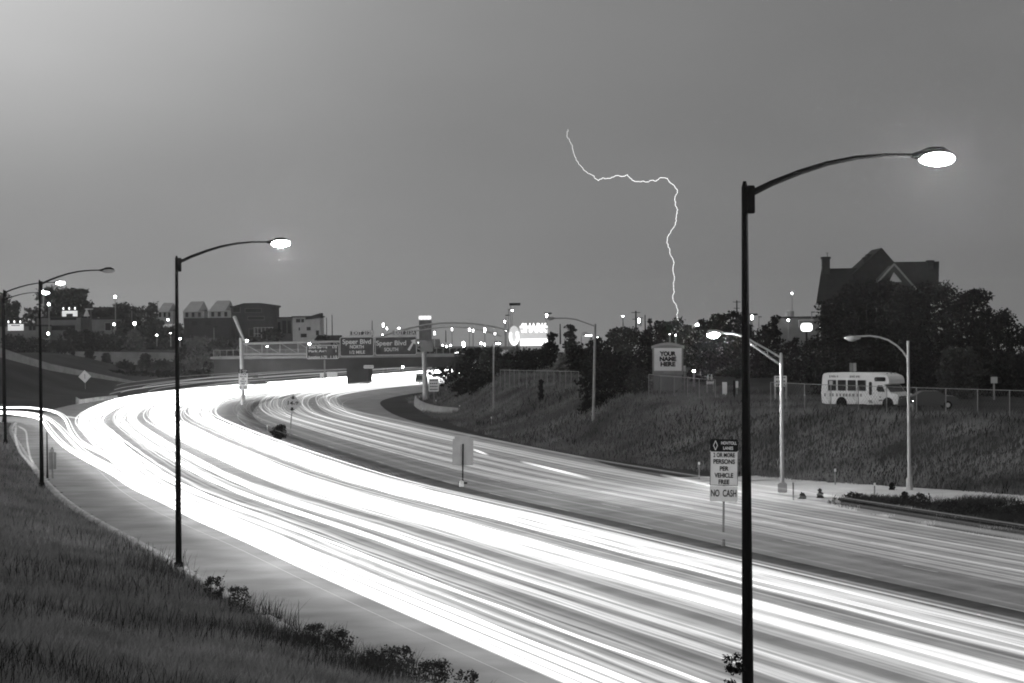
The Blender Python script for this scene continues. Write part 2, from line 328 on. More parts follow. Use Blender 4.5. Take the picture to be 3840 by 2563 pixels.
for lc, n, gn in ((-.1, 6, .3), (3.1, 20, .5), (6.3, 22, .62), (9.9, 24, .5)):
    for c in range(n):
        o = lc+rng.normal(0, .32)+wander(YR, .25, 55); z = rng.uniform(.6, 1.0); gl = gn*rng.lognormal(-2.9, .8); hw = rng.uniform(.6, .75)
        for s in (-1, 1): far.add(at(ALL, o+s*hw, z), rng.uniform(.02, .06), gl*fp, 5)
        if rng.random() < .35: far.add(at(ALL, o, rng.uniform(.9, 1.5)), .03, gl*fp, 5)
for (p0, p1, gl) in (((1770, 1685), (1830, 1706), .6), ((1955, 1732), (2215, 1795), .55), ((2480, 1782), (2800, 1850), .3)):   # brake lights held for a moment
    a_, b_ = G(*p0, .75), G(*p1, .75); far.add(np.linspace(a_, b_, 12), .09, gl*np.sin(np.linspace(.25, 3.0, 12)))
tag(far.build('tail_light_trails'), 'thin grey tail light trails of the traffic driving away on the far carriageway', 'light trails', kind='stuff')
# the few trails one can follow by eye on the joining slip road
def pxpath(pp, z=.65, n=10): return np.column_stack([catmull(np.array([G(x, y, z)[:2] for x, y in pp]), n), np.full((len(pp)-1)*n+1, z)])
jo = np.where(YR < 128)[0][::-1]
def joined(pp, o, z=.65):
    a = pxpath(pp, z); m = at(jo, o, z); m = m[m[:, 1] < a[-1, 1]-6]; c = np.vstack([a, m])[:, :2]
    for _ in range(6): c[1:-1] = .25*c[:-2]+.5*c[1:-1]+.25*c[2:]
    return np.column_stack([c, np.full(len(c), z)])
slip = [([(-260, 1520), (0, 1529), (96, 1529), (191, 1541), (240, 1568), (262, 1615), (300, 1662), (400, 1712), (520, 1795), (660, 1862)], -18.0, 1.3, .12, 'upper bright headlight trail looping off the slip road behind the left lamp posts'),
        ([(-260, 1538), (0, 1545), (96, 1548), (160, 1562), (215, 1600), (300, 1690), (420, 1758), (520, 1820), (660, 1885)], -18.5, 1.2, .11, 'middle headlight trail of the slip road, between two brighter ones'),
        ([(-260, 1545), (0, 1550), (46, 1553), (145, 1570), (184, 1617), (230, 1667), (306, 1717), (421, 1778), (497, 1828), (639, 1893)], -18.95, 1.5, .12, 'lowest bright headlight trail, nearest to the left kerb and its lamp posts')]
for pp, o, gl, rd, lab in slip:
    s = Streaks(); pt = joined(pp, o); s.add(pt, rd, gl*np.interp(pt[:, 1], [60, 90, 140, 280], [.35, .6, 1.3, 2.0])*1.1)
    s.add(pt+np.array([.35, 0, .04]), rd*.6, .5*gl); tag(s.build('headlight_trail'), lab, 'light trail', 'headlight trails from the slip road')
s = Streaks(); s.add(pxpath([(60, 1600), (58, 1640), (72, 1690), (100, 1725), (128, 1755)]), .13, .16); tag(s.build('headlight_trail'), 'faint short trail curving along the left kerb beside the leftmost posts', 'light trail')
s = Streaks(); s.add(pxpath([(70, 1600), (96, 1618), (103, 1665), (112, 1710), (125, 1738)]), .10, .2); tag(s.build('headlight_trail'), 'faint short trail just right of the kerb trail, beside the second lamp post', 'light trail')
s = Streaks(); s.add(pxpath([(250, 1563), (300, 1572), (308, 1590), (298, 1612)]), .10, .3); tag(s.build('headlight_trail'), 'faint hooked trail in the dark gore between slip road and main road', 'light trail')

# ------------------------------------------------------------------ street lamps
def bulb(parent, loc, watts):                     # the discharge lamp inside a lit head, just under its glass
    l = bpy.data.lights.new('bulb', 'POINT'); l.energy = watts; l.shadow_soft_size = .05; o = bpy.data.objects.new('bulb', l); col.objects.link(o); o.parent = parent; o.location = loc
def dirv(rz): return Vector((math.cos(rz), math.sin(rz), 0))
def cobra_lamp(x, D, ytop, label, lit, L=3.35, zb=None, m='darkpole', rb=.13, rt=.062, yaw=None, lean=0., group='tall dark lamp posts along the left kerb', lens='lamp', head=.9):
    top = P(x, ytop, D); zb = tz(top[0], D)-.1 if zb is None else zb; H_ = float(top[2])-zb
    if yaw is None: i = np.argmin(np.abs(YR-D)); yaw = math.atan2(NR[i][1], NR[i][0])
    r = empty('street_lamp', (top[0]-lean*H_, D, zb), label, 'street lamp', group, rz=yaw, ry=lean)
    MB().tube([(0, 0, .3), (0, 0, H_*.5), (0, 0, H_-.12), (0, 0, H_)], [rb, (rb+rt)/2, rt, rt*.5], 12).build('pole', M[m], r, smooth=True)
    MB().tube([(0, 0, 0), (0, 0, .12), (0, 0, .5)], [rb*1.9, rb*1.8, rb*1.25], 8).build('pole_base', M[m], r)
    MB().box((rt+.05, 0, H_-.36), (.14, .2, .55)).build('bracket', M[m], r, bevel=.015)
    a = [(rt+.05, -.24), (.5, -.03), (1.0, .19), (1.5, .37), (2.05, .50), (2.6, .56), (3.15, .57)]; k = L/3.35
    MB().tube([(px*k, 0, H_+pz) for px, pz in a], [.068, .062, .058, .052, .046, .041, .037], 10).build('arm', M[m], r, smooth=True)
    xh = 3.1*k; zh = H_+.56
    hd = MB().tube([(xh, 0, zh), (xh+.18, 0, zh+.01), (xh+.42, 0, zh+.06), (xh+head*.75, 0, zh+.07), (xh+head, 0, zh+.02)], [.05, .09, .13, .13, .05], 10).build('lamp_head', M[m], r, smooth=True)
    MB().ball((xh+.56, 0, zh-.05), (.40, .22, .15), 16, 10).build('lens', M[lens if lit else 'lampoff'], hd, smooth=True)
    if lit: bulb(hd, (xh+.56, 0, zh-.235), BULB*(1 if lens == 'lamp' else .5))
    return r
cobra_lamp(2793, 47.5, 680, 'tallest nearest black lamp post, its lit head high at the right', True, rb=.128, rt=.062, L=3.95, zb=0, lean=.004)
cobra_lamp(662, 96.5, 960, 'black lamp post with a lit head standing on the kerb left of centre', True, L=3.95, lean=.004)
cobra_lamp(148, 147, 1050, 'black lamp post near the left edge whose head is not lit', False, L=3.9)
cobra_lamp(14, 205, 1086, 'lit lamp post at the very left edge, in front of the next one', True, L=4.5, lens='lampfar')
cobra_lamp(8, 262, 1118, 'farther lit lamp post hidden behind the one at the left edge', True, L=4.4, lens='lampfar', rb=.1, rt=.07)

def bar_lamp():                                   # pale steel pole with a two-bar truss arm reaching left
    D = 138.; top = P(2935, 1322, D); b = G(2940, 1850); H_ = float(top[2]); k = D/FPX
    r = empty('street_lamp', (b[0]-.05, D, -.02), 'pale lamp post with a two-bar arm and glaring lit head', 'street lamp')
    MB().tube([(0, 0, .5), (0, 0, H_-.15), (0, 0, H_)], [.125, .1, .05], 12).build('pole', M['palepole'], r, smooth=True)
    MB().box((0, 0, .3), (.5, .5, .62)).build('pole_base', M['palepole'], r, bevel=.06)
    def q(x, y): return ((x-2935)*k, -.3*(2935-x)*k*.3, H_-(y-1322)*k)
    MB().tube([q(2933, 1340), q(2880, 1308), q(2835, 1283), q(2800, 1262), q(2760, 1249), q(2715, 1246)], [.055]*6, 8).tube([q(2933, 1368), q(2880, 1330), q(2835, 1298), q(2800, 1268)], [.06]*4, 8).tube([q(2884, 1312), q(2884, 1331)], .03, 6).build('arm', M['palepole'], r, smooth=True)
    c = q(2700, 1247); hd = MB().tube([q(2718, 1246), q(2706, 1245), q(2690, 1244), q(2664, 1245), q(2656, 1248)], [.06, .12, .18, .17, .05], 10).build('lamp_head', M['palepole'], r, smooth=True)
    c = q(2680, 1252); MB().ball(c, (.36, .24, .2), 14, 8).build('lens', M['lamp'], hd, smooth=True); bulb(hd, (c[0], 0, c[2]-.25), BULB)
bar_lamp()
def davit(px, D, ytop, ybase, armpts, headpx, label, lit, m='palepole', rb=.11, zb=None, radius=.05, hs=.5, lean=0.):
    top = P(px, ytop, D); zb = float(P(px, ybase, D)[2]) if zb is None else zb; H_ = float(top[2])-zb; k = D/FPX
    r = empty('street_lamp', (top[0]-lean*H_, D, zb), label, 'street lamp', ry=lean)
    def q(x, y): return ((x-px)*k, 0, H_-(y-ytop)*k)
    MB().tube([(0, 0, .35), (0, 0, H_)], [rb, rb*.7], 12).build('pole', M[m], r, smooth=True)
    MB().tube([(0, 0, 0), (0, 0, .7), (0, 0, .8)], [rb*1.9, rb*1.6, rb], 8).build('pole_base', M[m], r)
    MB().tube([q(*a) for a in armpts], radius, 8).build('arm', M[m], r, smooth=True)
    hx, hy = headpx; s = 1 if hx > armpts[-1][0] else -1; c = q(hx, hy); hd = MB().ball(c, (hs, .18, .13), 12, 7).build('lamp_head', M[m if lit is None else m], r, smooth=True)
    MB().ball((c[0]+s*.08*hs, 0, c[2]-.08), (hs*.62, .15, .12), 12, 7).build('lens', M['lampoff' if not lit else lit], hd, smooth=True)
    return r
davit(3405, 139, 1279, 1842, [(3402, 1345), (3385, 1318), (3362, 1295), (3330, 1275), (3298, 1264), (3262, 1259), (3210, 1261)], (3197, 1266), 'pale lamp post with a long curved arm in front of the white bus', None)
davit(2232, 201, 1215, 1665, [(2230, 1224), (2195, 1212), (2160, 1200), (2120, 1196), (2080, 1197)], (2063, 1197), 'grey lamp post on the bank whose thin arm reaches left, unlit', None, 'greypole', hs=.4, rb=.13, lean=.03)
davit(1851, 247, 1290, 1592, [(1850, 1293), (1842, 1301), (1828, 1303), (1815, 1299), (1810, 1290)], (1866, 1284), 'grey lamp post at the foot of the bank below the lit billboard', 'lampfar', 'greypole', rb=.12, hs=.4, lean=.01)
davit(2180, 330, 1262, 1345, [(2181, 1262), (2184, 1250), (2195, 1247), (2203, 1250)], (2205, 1256), 'lamp post among the trees whose round head glares white', 'lampfar', 'greypole', hs=.75)

# small lamps, and glowing strips for lamplit pole tops: (x, y head, y foot, distance, kind)
def far_lamp(x, y, yf, D, label, kind='globe', s=None, group='small lights in the distance', lens='lampfar', cat='lamp'):
    t = P(x, y, D); k = D/FPX; h = max(.8, (yf-y)*k); h = max(h, float(t[2])-tz(t[0], D)+.1) if kind != 'dark' and D > 250 and x > 1250 and yf > 1385 or (D > 450 and x > 1250) else h; r = empty('distant_lamp', (t[0], D, float(t[2])-h), label, cat, group)
    s = s or 5; MB().tube([(0, 0, 0), (0, 0, h)], [.12, .09], 6).build('pole', M['greypole'], r)
    if kind == 'globe': MB().ball((0, 0, h), (s*k, s*k, s*k), 12, 8).build('lamp_head', M[lens], r, smooth=True)
    elif kind == 'tall': MB().tube([(0, 0, h-3.2*s*k), (0, 0, h-s*k), (0, 0, h+s*k), (0, 0, h+1.6*s*k)], [s*.15*k, s*.6*k, s*.8*k, s*.3*k], 10).build('lamp_head', M[lens], r, smooth=True)  # glowing strip stands in for a pole top lit by its flat lamp
    elif kind == 'dark': MB().box((.6*s*k, 0, h), (s*1.6*k, s*k, s*.35*k)).build('lamp_head', M['darkpole'], r)
    return r
spots = [(162, 1094, 1150, 300, 'globe', 6), (183, 1142, 1310, 470, 'globe', 7), (181, 1252, 1320, 470, 'globe', 7), (432, 1114, 1240, 520, 'globe', 7), (505, 1214, 1300, 520, 'globe', 8), (428, 1217, 1320, 500, 'globe', 6), (630, 1200, 1300, 540, 'globe', 5), (675, 1271, 1330, 500, 'globe', 5),
 (925, 1279, 1340, 420, 'globe', 7), (1002, 1300, 1345, 430, 'globe', 5), (1160, 1290, 1345, 430, 'globe', 7), (640, 1250, 1300, 500, 'globe', 3), (588, 1258, 1300, 500, 'globe', 4), (1197, 1256, 1280, 600, 'globe', 3),
 (1437, 1219, 1262, 700, 'tall', 4), (1451, 1233, 1262, 700, 'tall', 3), (1496, 1232, 1240, 640, 'globe', 4), (1434, 1256, 1262, 600, 'globe', 3), (1569, 1283, 1300, 420, 'globe', 6), (1584, 1301, 1320, 420, 'globe', 5), (1629, 1250, 1400, 520, 'tall', 4), (1660, 1296, 1320, 600, 'globe', 3.5), (1675, 1301, 1320, 600, 'globe', 4.5), (1690, 1296, 1320, 600, 'globe', 4),
 (1695, 1236, 1300, 620, 'tall', 3), (1714, 1325, 1360, 420, 'globe', 7), (1738, 1287, 1320, 560, 'globe', 7), (1739, 1297, 1320, 560, 'globe', 7), (1760, 1238, 1270, 620, 'tall', 3.5), (1774, 1241, 1265, 620, 'tall', 3), (1818, 1238, 1290, 600, 'tall', 5), (1804, 1288, 1320, 560, 'globe', 6), (1816, 1293, 1320, 560, 'globe', 6), (1856, 1252, 1280, 560, 'tall', 3), (1893, 1207, 1250, 640, 'tall', 3), (1897, 1238, 1270, 640, 'tall', 3), (1921, 1165, 1300, 560, 'globe', 5),
 (2050, 1182, 1225, 560, 'tall', 5), (2149, 1255, 1300, 400, 'globe', 4), (2243, 1266, 1300, 330, 'globe', 4), (2304, 1241, 1280, 300, 'globe', 5), (2336, 1187, 1230, 400, 'globe', 4), (2396, 1203, 1225, 420, 'tall', 6), (2615, 1219, 1300, 300, 'globe', 9), (2602, 1393, 1450, 215, 'globe', 7), (2512, 1255, 1285, 290, 'globe', 2.5), (2534, 1259, 1290, 290, 'globe', 3.5), (2820, 1190, 1240, 420, 'tall', 6), (2970, 1101, 1240, 700, 'globe', 4), (2956, 1202, 1270, 420, 'globe', 6), (3078, 1230, 1290, 400, 'globe', 5), (1510, 1378, 1384, 384, 'globe', 6), (3424, 1505, 1512, 172, 'globe', 2.5)]
lk = ['in the trees just right of the left lamp posts', 'upper one beside the left lamp post', 'lower one beside the left lamp post', 'alone on a tall mast over the trees on the left', 'brightest star-like one among the trees on the left', 'low one to the left of the star-like lamp', 'beside the second black post, under the gabled houses', 'just right of the second black post, low down',
 'at the left end of the sign gantry', 'small one inside the gantry truss', 'on the left corner of the mileage sign', 'faintest dot over the left bushes', 'faint dot in the pale tree on the left', 'dot at the foot of the white flats',
 'tall bright streak above the middle exit sign', 'shorter streak next to the one above the middle exit sign', 'dot over the left end of the arch bridge', 'dot on the top edge of the exit 212A panel', 'at the right end of the exit 212A panel', 'below the one at the end of the exit 212A panel', 'on the thin pole right of the sign gantry', 'first of three low dots under the arch', 'second of three low dots under the arch', 'third of three low dots under the arch',
 'over the flat lamp under the arch', 'star-like one above the bushes under the arch', 'upper of a bright pair under the middle of the arch', 'lower of a bright pair under the middle of the arch', 'narrow one hanging under the arch crown', 'next to the narrow one under the arch crown', 'brightest streak under the right of the arch', 'left of the low bright pair by the grey post', 'right of the low bright pair by the grey post', 'above the short grey lamp post', 'upper streak left of the lit billboard', 'lower streak left of the lit billboard', 'between the two tall flat-headed posts by the billboard',
 'bright streak at the right corner of the lit billboard', 'dot in the trees left of the glaring round lamp', 'dot just right of the leaning grey post', 'small oblong one on the tree line at centre right', 'on a thin pole above the tree line', 'bright streak by the telegraph pole', 'glaring one on the tree line under the lightning', 'low globe on a post right of the name board', 'tiny left one over the name board', 'tiny right one over the name board', 'bright streak touching the tallest black post', 'single high dot left of the big house', 'small one left of the lit square sign', 'small one between lit square sign and big house', 'hanging beneath the overpass deck', 'dot of a headlamp right of the bus']
for (x, y, yf, D, kd, s_), lb in zip(spots, lk): far_lamp(x, y, yf, D, 'small white light '+lb, kd, s_*(.66 if kd == 'globe' else .8))
for (x, y, yf, D, s_, lb) in ((1915, 1142, 1330, 520, 26, 'tallest flat-headed car park lamp post in front of the lit billboard'), (1907, 1162, 1240, 600, 8, 'middle flat-headed lamp post left of the billboard'), (1897, 1183, 1240, 680, 10, 'shortest flat-headed lamp post left of the billboard'), (2046, 1176, 1225, 560, 16, 'flat-headed lamp post above the right corner of the billboard'), (2815, 1180, 1240, 420, 18, 'flat-headed lamp post touching the tallest black post'), (2403, 1193, 1225, 430, 6, 'small flat-headed lamp post by the telegraph pole'), (3044, 1171, 1235, 420, 9, 'flat-headed lamp post above the lit square sign'), (2845, 1189, 1230, 420, 8, 'thin flat-headed lamp post on the tree line right of the black post'), (494, 1163, 1280, 560, 14, 'pale unlit lamp post on the wooded hill'), (590, 1132, 1220, 560, 5, 'dark thin lamp post beside the gabled houses'), (802, 1227, 1290, 520, 10, 'unlit lamp post before the dark building')):
    far_lamp(x, y, yf, D, lb, 'dark', s_, 'flat-headed lamp posts')
for (x, yt, D, w_, lb) in ((2385, 1166, 400, 34, 'telegraph pole with two crossarms on the tree line'), (2764, 1127, 430, 30, 'telegraph pole left of the tallest black post')):
    b = P(x, 1235, D); t = P(x, yt, D); k = D/FPX; r = empty('telegraph_pole', (b[0], D, float(b[2])-1), lb, 'telegraph pole'); h = float(t[2]-b[2])+1
    MB().tube([(0, 0, 0), (0, 0, h)], [.16, .11], 8).build('pole', M['bark'], r); MB().box((0, 0, h-.3), (w_*k, .1, .1)).build('crossarm', M['bark'], r); MB().box((0, 0, h-1.4), (w_*.8*k, .1, .1)).build('crossarm', M['bark'], r)
for (x, yt, D, lb) in ((1225, 1192, 640, 'left one of two bare poles beside the white flats'), (1246, 1181, 640, 'right and taller one of two bare poles beside the white flats'), (1396, 1203, 700, 'thin mast with stay wires above the exit 212B panel'), (2101, 1216, 420, 'dark bare pole between two round trees'), (1672, 1240, 600, 'thin dark mast under the arch bridge'), (2420, 1182, 430, 'thin mast right of the telegraph pole')):
    b = P(x, 1270, D); t = P(x, yt, D); o = MB().tube([(0, 0, -1), (0, 0, float(t[2]-b[2]))], [.16, .1], 6).build('utility_pole', M['darkpole'], loc=(b[0], D, float(b[2]))); tag(o, lb, 'pole')

# ------------------------------------------------------------------ road signs
def rrect(w_, h_, r_, n=4):
    o = []
    for cx, cz, a0 in ((w_/2-r_, h_/2-r_, 0), (-w_/2+r_, h_/2-r_, 90), (-w_/2+r_, -h_/2+r_, 180), (w_/2-r_, -h_/2+r_, 270)):
        for k in range(n+1): a = R(a0+90*k/n); o.append((cx+r_*math.cos(a), cz+r_*math.sin(a)))
    return o
def shift(p, dx, dz): return [(x+dx, z+dz) for x, z in p]
def toll_sign(xb, yb, label, k=1., D=None, lettering=True, rz=R(-8), lean=.02, base=None, hp=.93):
    b = G(xb, yb) if D is None else np.array([P(xb, yb, D)[0], D, 0]); r = empty('toll_sign', (b[0], b[1], .1), label, 'road sign', rz=rz, ry=lean)
    MB().box((0, .06, hp+1.6), (.09, .06, 2*hp+1.2+.8)).build('post', M['greypole'], r)
    MB().tube([(0, .06, 0), (0, .06, .3)], [.09, .07], 8).build('post_base', M['greypole'], r)
    z0 = 1.72*k+.2                                  # underside of the lower plate
    pl = MB().prism(shift(rrect(1.2, .66, .05), 0, z0+.33), -.01, .015).build('lower_panel', M['signwhite'], r)
    up = MB().prism(shift(rrect(1.2, 1.99, .08), 0, z0+.67+1.0), -.012, .015).build('upper_panel', M['signwhite'], r)
    MB().prism(shift(rrect(1.2, .54, .08), 0, z0+2.40), -.018, -.0125).build('header', M['signblack'], up)
    e = MB()
    for sx in (-1, 1): e.box((sx*.585, -.0185, z0+1.4), (.022, .008, 1.45))
    e.box((0, -.0185, z0+.69), (1.17, .008, .022)); e.build('border', M['signblack'], up)
    if lettering:
        merge_text([('NO  CASH', .29, (0, -.02, z0+.34), 1.08, .006)], M['signblack'], pl)
        merge_text([('2 OR MORE', .185, (0, -.022, z0+1.98), .92, .008), ('PERSONS', .19, (0, -.022, z0+1.70), .92, .008), ('PER', .18, (0, -.022, z0+1.40), .38, .008), ('VEHICLE', .19, (0, -.022, z0+1.11), .80, .008), ('FREE', .19, (0, -.022, z0+.83), .46, .008)], M['signblack'], up)
        hl = merge_text([('HOV/TOLL', .125, (.20, -.026, z0+2.50), .66, .004), ('LANES', .125, (.17, -.026, z0+2.28), .42, .004)], M['signwhite'], up)
        d = MB(); pts = [(-.37, z0+2.40+.2), (-.37+.085, z0+2.40), (-.37, z0+2.40-.2), (-.37-.085, z0+2.40)]
        for i in range(4): d.tube([(pts[i][0], -.024, pts[i][1]), (pts[(i+1) % 4][0], -.024, pts[(i+1) % 4][1])], .014, 4)
        d.build('diamond_symbol', M['signwhite'], up)
    return r
toll_sign(2712, 2058, 'toll lane sign reading HOV/TOLL LANES and NO CASH, beside the tallest post')
toll_sign(912, 1522, 'distant white toll lane sign with a black header, left end of the gantry', lean=.01, rz=0)
def sign_backside():
    b = G(1735, 1822); k = 147/FPX; r = empty('road_sign', (b[0], b[1], .1), 'large sign seen from its blank back in the median, centre', 'road sign', rz=R(6), ry=.02)
    MB().prism(shift(rrect(1.27, 1.62, .07), 0, 1.95), -.012, .012).build('sign_panel', M['signback'], r, loc=(0, .05, 0))
    MB().prism(shift(rrect(.98, .9, .04), -.02, 2.45-.0), .02, .04).build('backing_plate', M['signback'], r, loc=(0, .05, 0)); MB().box((0, 0, 1.22), (.085, .06, 2.45)).build('post', M['darkpole'], r)
    MB().box((.02, .02, .06), (.5, .2, .1)).build('foot_plate', M['darkpole'], r)
sign_backside()
cone_b = G(1731, 1832); c_ = MB().tube([(0, 0, 0), (0, 0, .3), (0, 0, .38)], [.16, .13, .03], 10).build('marker_post', M['signwhite'], loc=(cone_b[0], cone_b[1], .1), smooth=True); tag(c_, 'small white marker at the foot of the blank sign back', 'marker')
def diamond(xb, yb, xc, yc, hd, label, D=None, txt=None, m='signyellow', rz=0.):
    b = G(xb, yb) if D is None else np.array([P(xb, yb, D)[0], D, P(xb, yb, D)[2]]); k = b[1]/FPX; c = P(xc, yc, b[1]); h = float(c[2]-b[2]); a = hd*k; r = empty('warning_sign', tuple(b), label, 'road sign', rz=rz, ry=math.atan2(c[0]-b[0], h))
    MB().box((0, .05, h/2+.2), (.09, .06, h+.4)).build('post', M['greypole'], r)
    pn = MB().prism(shift([(x*a*1.0, z*a) for x, z in ((0, 1), (.06-1, .06), (-1, 0), (-.94, -.06), (0, -1), (.94, -.06), (1, 0), (.94, .06))], 0, h), -.012, .012).build('sign_panel', M[m], r)
    if txt:
        merge_text([(txt, a*.42, (0, -.02, h), a*1.15, .012)], M['signblack'], pn); q = MB()
        for s in (1, -1): q.prism([(0, h+s*a*.42), (-a*.27, h+s*a*.62), (-a*.1, h+s*a*.62), (-a*.1, h+s*a*.78), (a*.1, h+s*a*.78), (a*.1, h+s*a*.62), (a*.27, h+s*a*.62)] if s == 1 else [(0, h-a*.82), (-a*.27, h-a*.6), (-a*.12, h-a*.6), (-a*.12, h-a*.42), (a*.12, h-a*.42), (a*.12, h-a*.6), (a*.27, h-a*.6)], -.022, -.014)
        q.build('arrow', M['signblack'], pn)
    else: MB().box((0, -.02, h), (a*.1, .01, a*.8)).build('symbol', M['greypole'], pn)
diamond(1086, 1640, 1097, 1513, 35, 'clearance warning diamond reading 14-8 with two arrows, in the median', txt='14-8')
diamond(320, 1460, 318, 1413, 24, 'pale warning diamond with one dark bar in front of the left wall', D=372, m='signwhite')
def post_sign(x0, x1, y0, y1, D, yf, label, m='signwhite', name='road_sign', rows=0, legs=1, header=0., frame=None, cat='road sign', rz=0.):
    a = P(x0, y1, D); b = P(x1, y0, D); w_ = float(b[0]-a[0]); h_ = float(b[2]-a[2]); f = float(P((x0+x1)/2, yf, D)[2]); r = empty(name, ((a[0]+b[0])/2, D, f), label, cat, rz=rz); zc = (a[2]+b[2])/2-f
    pn = MB().prism(shift(rrect(w_, h_, min(w_, h_)*.06), 0, float(zc)), -.03, .03).build('sign_panel', M[m], r)
    for i in range(legs): MB().box((0 if legs == 1 else (-w_*.44+i*w_*.88), .08, float(zc)/2+.1), (.12, .1, float(zc)+.2)).build('post' if legs == 1 else 'leg', M[frame or 'greypole'], r)
    if rows:
        q = MB()
        for i in range(rows):
            z = zc+h_*(.34-.68*i/max(1, rows-1) if rows > 1 else 0)
            n_ = random.choice((4, 5, 6)); ww = w_*.8/n_
            for j in range(n_): q.box((-w_*.4+ww*(j+.5), -.04, float(z)), (ww*.66, .02, h_*.5/(rows+1)))
        q.build('lettering', M['signblack' if m != 'signgreen' else 'signwhite'], pn)
    if header: MB().box((0, -.045, float(zc)+h_*(.5-header/2)), (w_*.96, .02, h_*header)).build('header', M['signblack'], pn)
    return r
post_sign(1608, 1645, 1420, 1469, 300, 1512, 'white rectangular sign with rows of small print right of the gantry post', rows=4)
post_sign(1558, 1590, 1400, 1434, 330, 1440, 'small exit sign with an arrow left of the gantry post', m='signgreen', rows=2)
post_sign(1226, 1265, 1395, 1416, 370, 1440, 'pale plain board above the bright trails, left of the pier')
post_sign(1200, 1217, 1400, 1416, 372, 1440, 'smaller plain board left of the pale board above the trails')
post_sign(187, 203, 1685, 1696, 155, 1790, 'small pale plate on a thin pole by the left kerb', m='signback')
post_sign(184, 210, 1697, 1762, 157, 1795, 'dark panel standing on the left kerb behind the second lamp post', m='greypole', rz=.3)
tag(MB().tube([(0, 0, 0), (0, 0, .9), (0, 0, 3.0)], [.08, .05, .04], 6).build('marker_pole', M['darkpole'], loc=(G(178, 1800)[0], G(178, 1800)[1], .1)), 'thin dark pole with a collar at the left kerb', 'pole')
for (x0, y0, x1, y1, zb, lb) in ((1002, 1594, 1002, 1614, .1, 'white delineator post at the edge of the median by the clearance diamond'), (2622, 1732, 2622, 1798, 0, 'thin marker post left of the toll lane sign'), (2975, 1798, 2975, 1876, 0, 'dark marker post right of the two-bar lamp post'), (3280, 1810, 3280, 1872, 0, 'thin bent stake among the verge weeds'), (3132, 1757, 3132, 1812, .6, 'marker post with a pale tip on the lower bank'), (1843, 1563, 1843, 1600, .2, 'short marker post beside the grey lamp post foot'), (1724, 1520, 1724, 1545, .4, 'pale reflector post at the end of the barrier'), (1573, 1487, 1573, 1500, .1, 'small reflector post left of the barrier'), (1635, 1500, 1635, 1516, 1., 'small reflector post behind the barrier')):
    b = G(x1, y1, zb); h = (y1-y0)*b[1]/FPX; r = empty('marker_post', (b[0], b[1], zb-.1), lb, 'marker post')
    MB().tube([(0, 0, 0), (0, 0, h)], .04, 6).build('stake', M['greypole'], r); MB().box((0, -.03, h), (.11, .03, .16)).build('reflector', M['signwhite'], r)

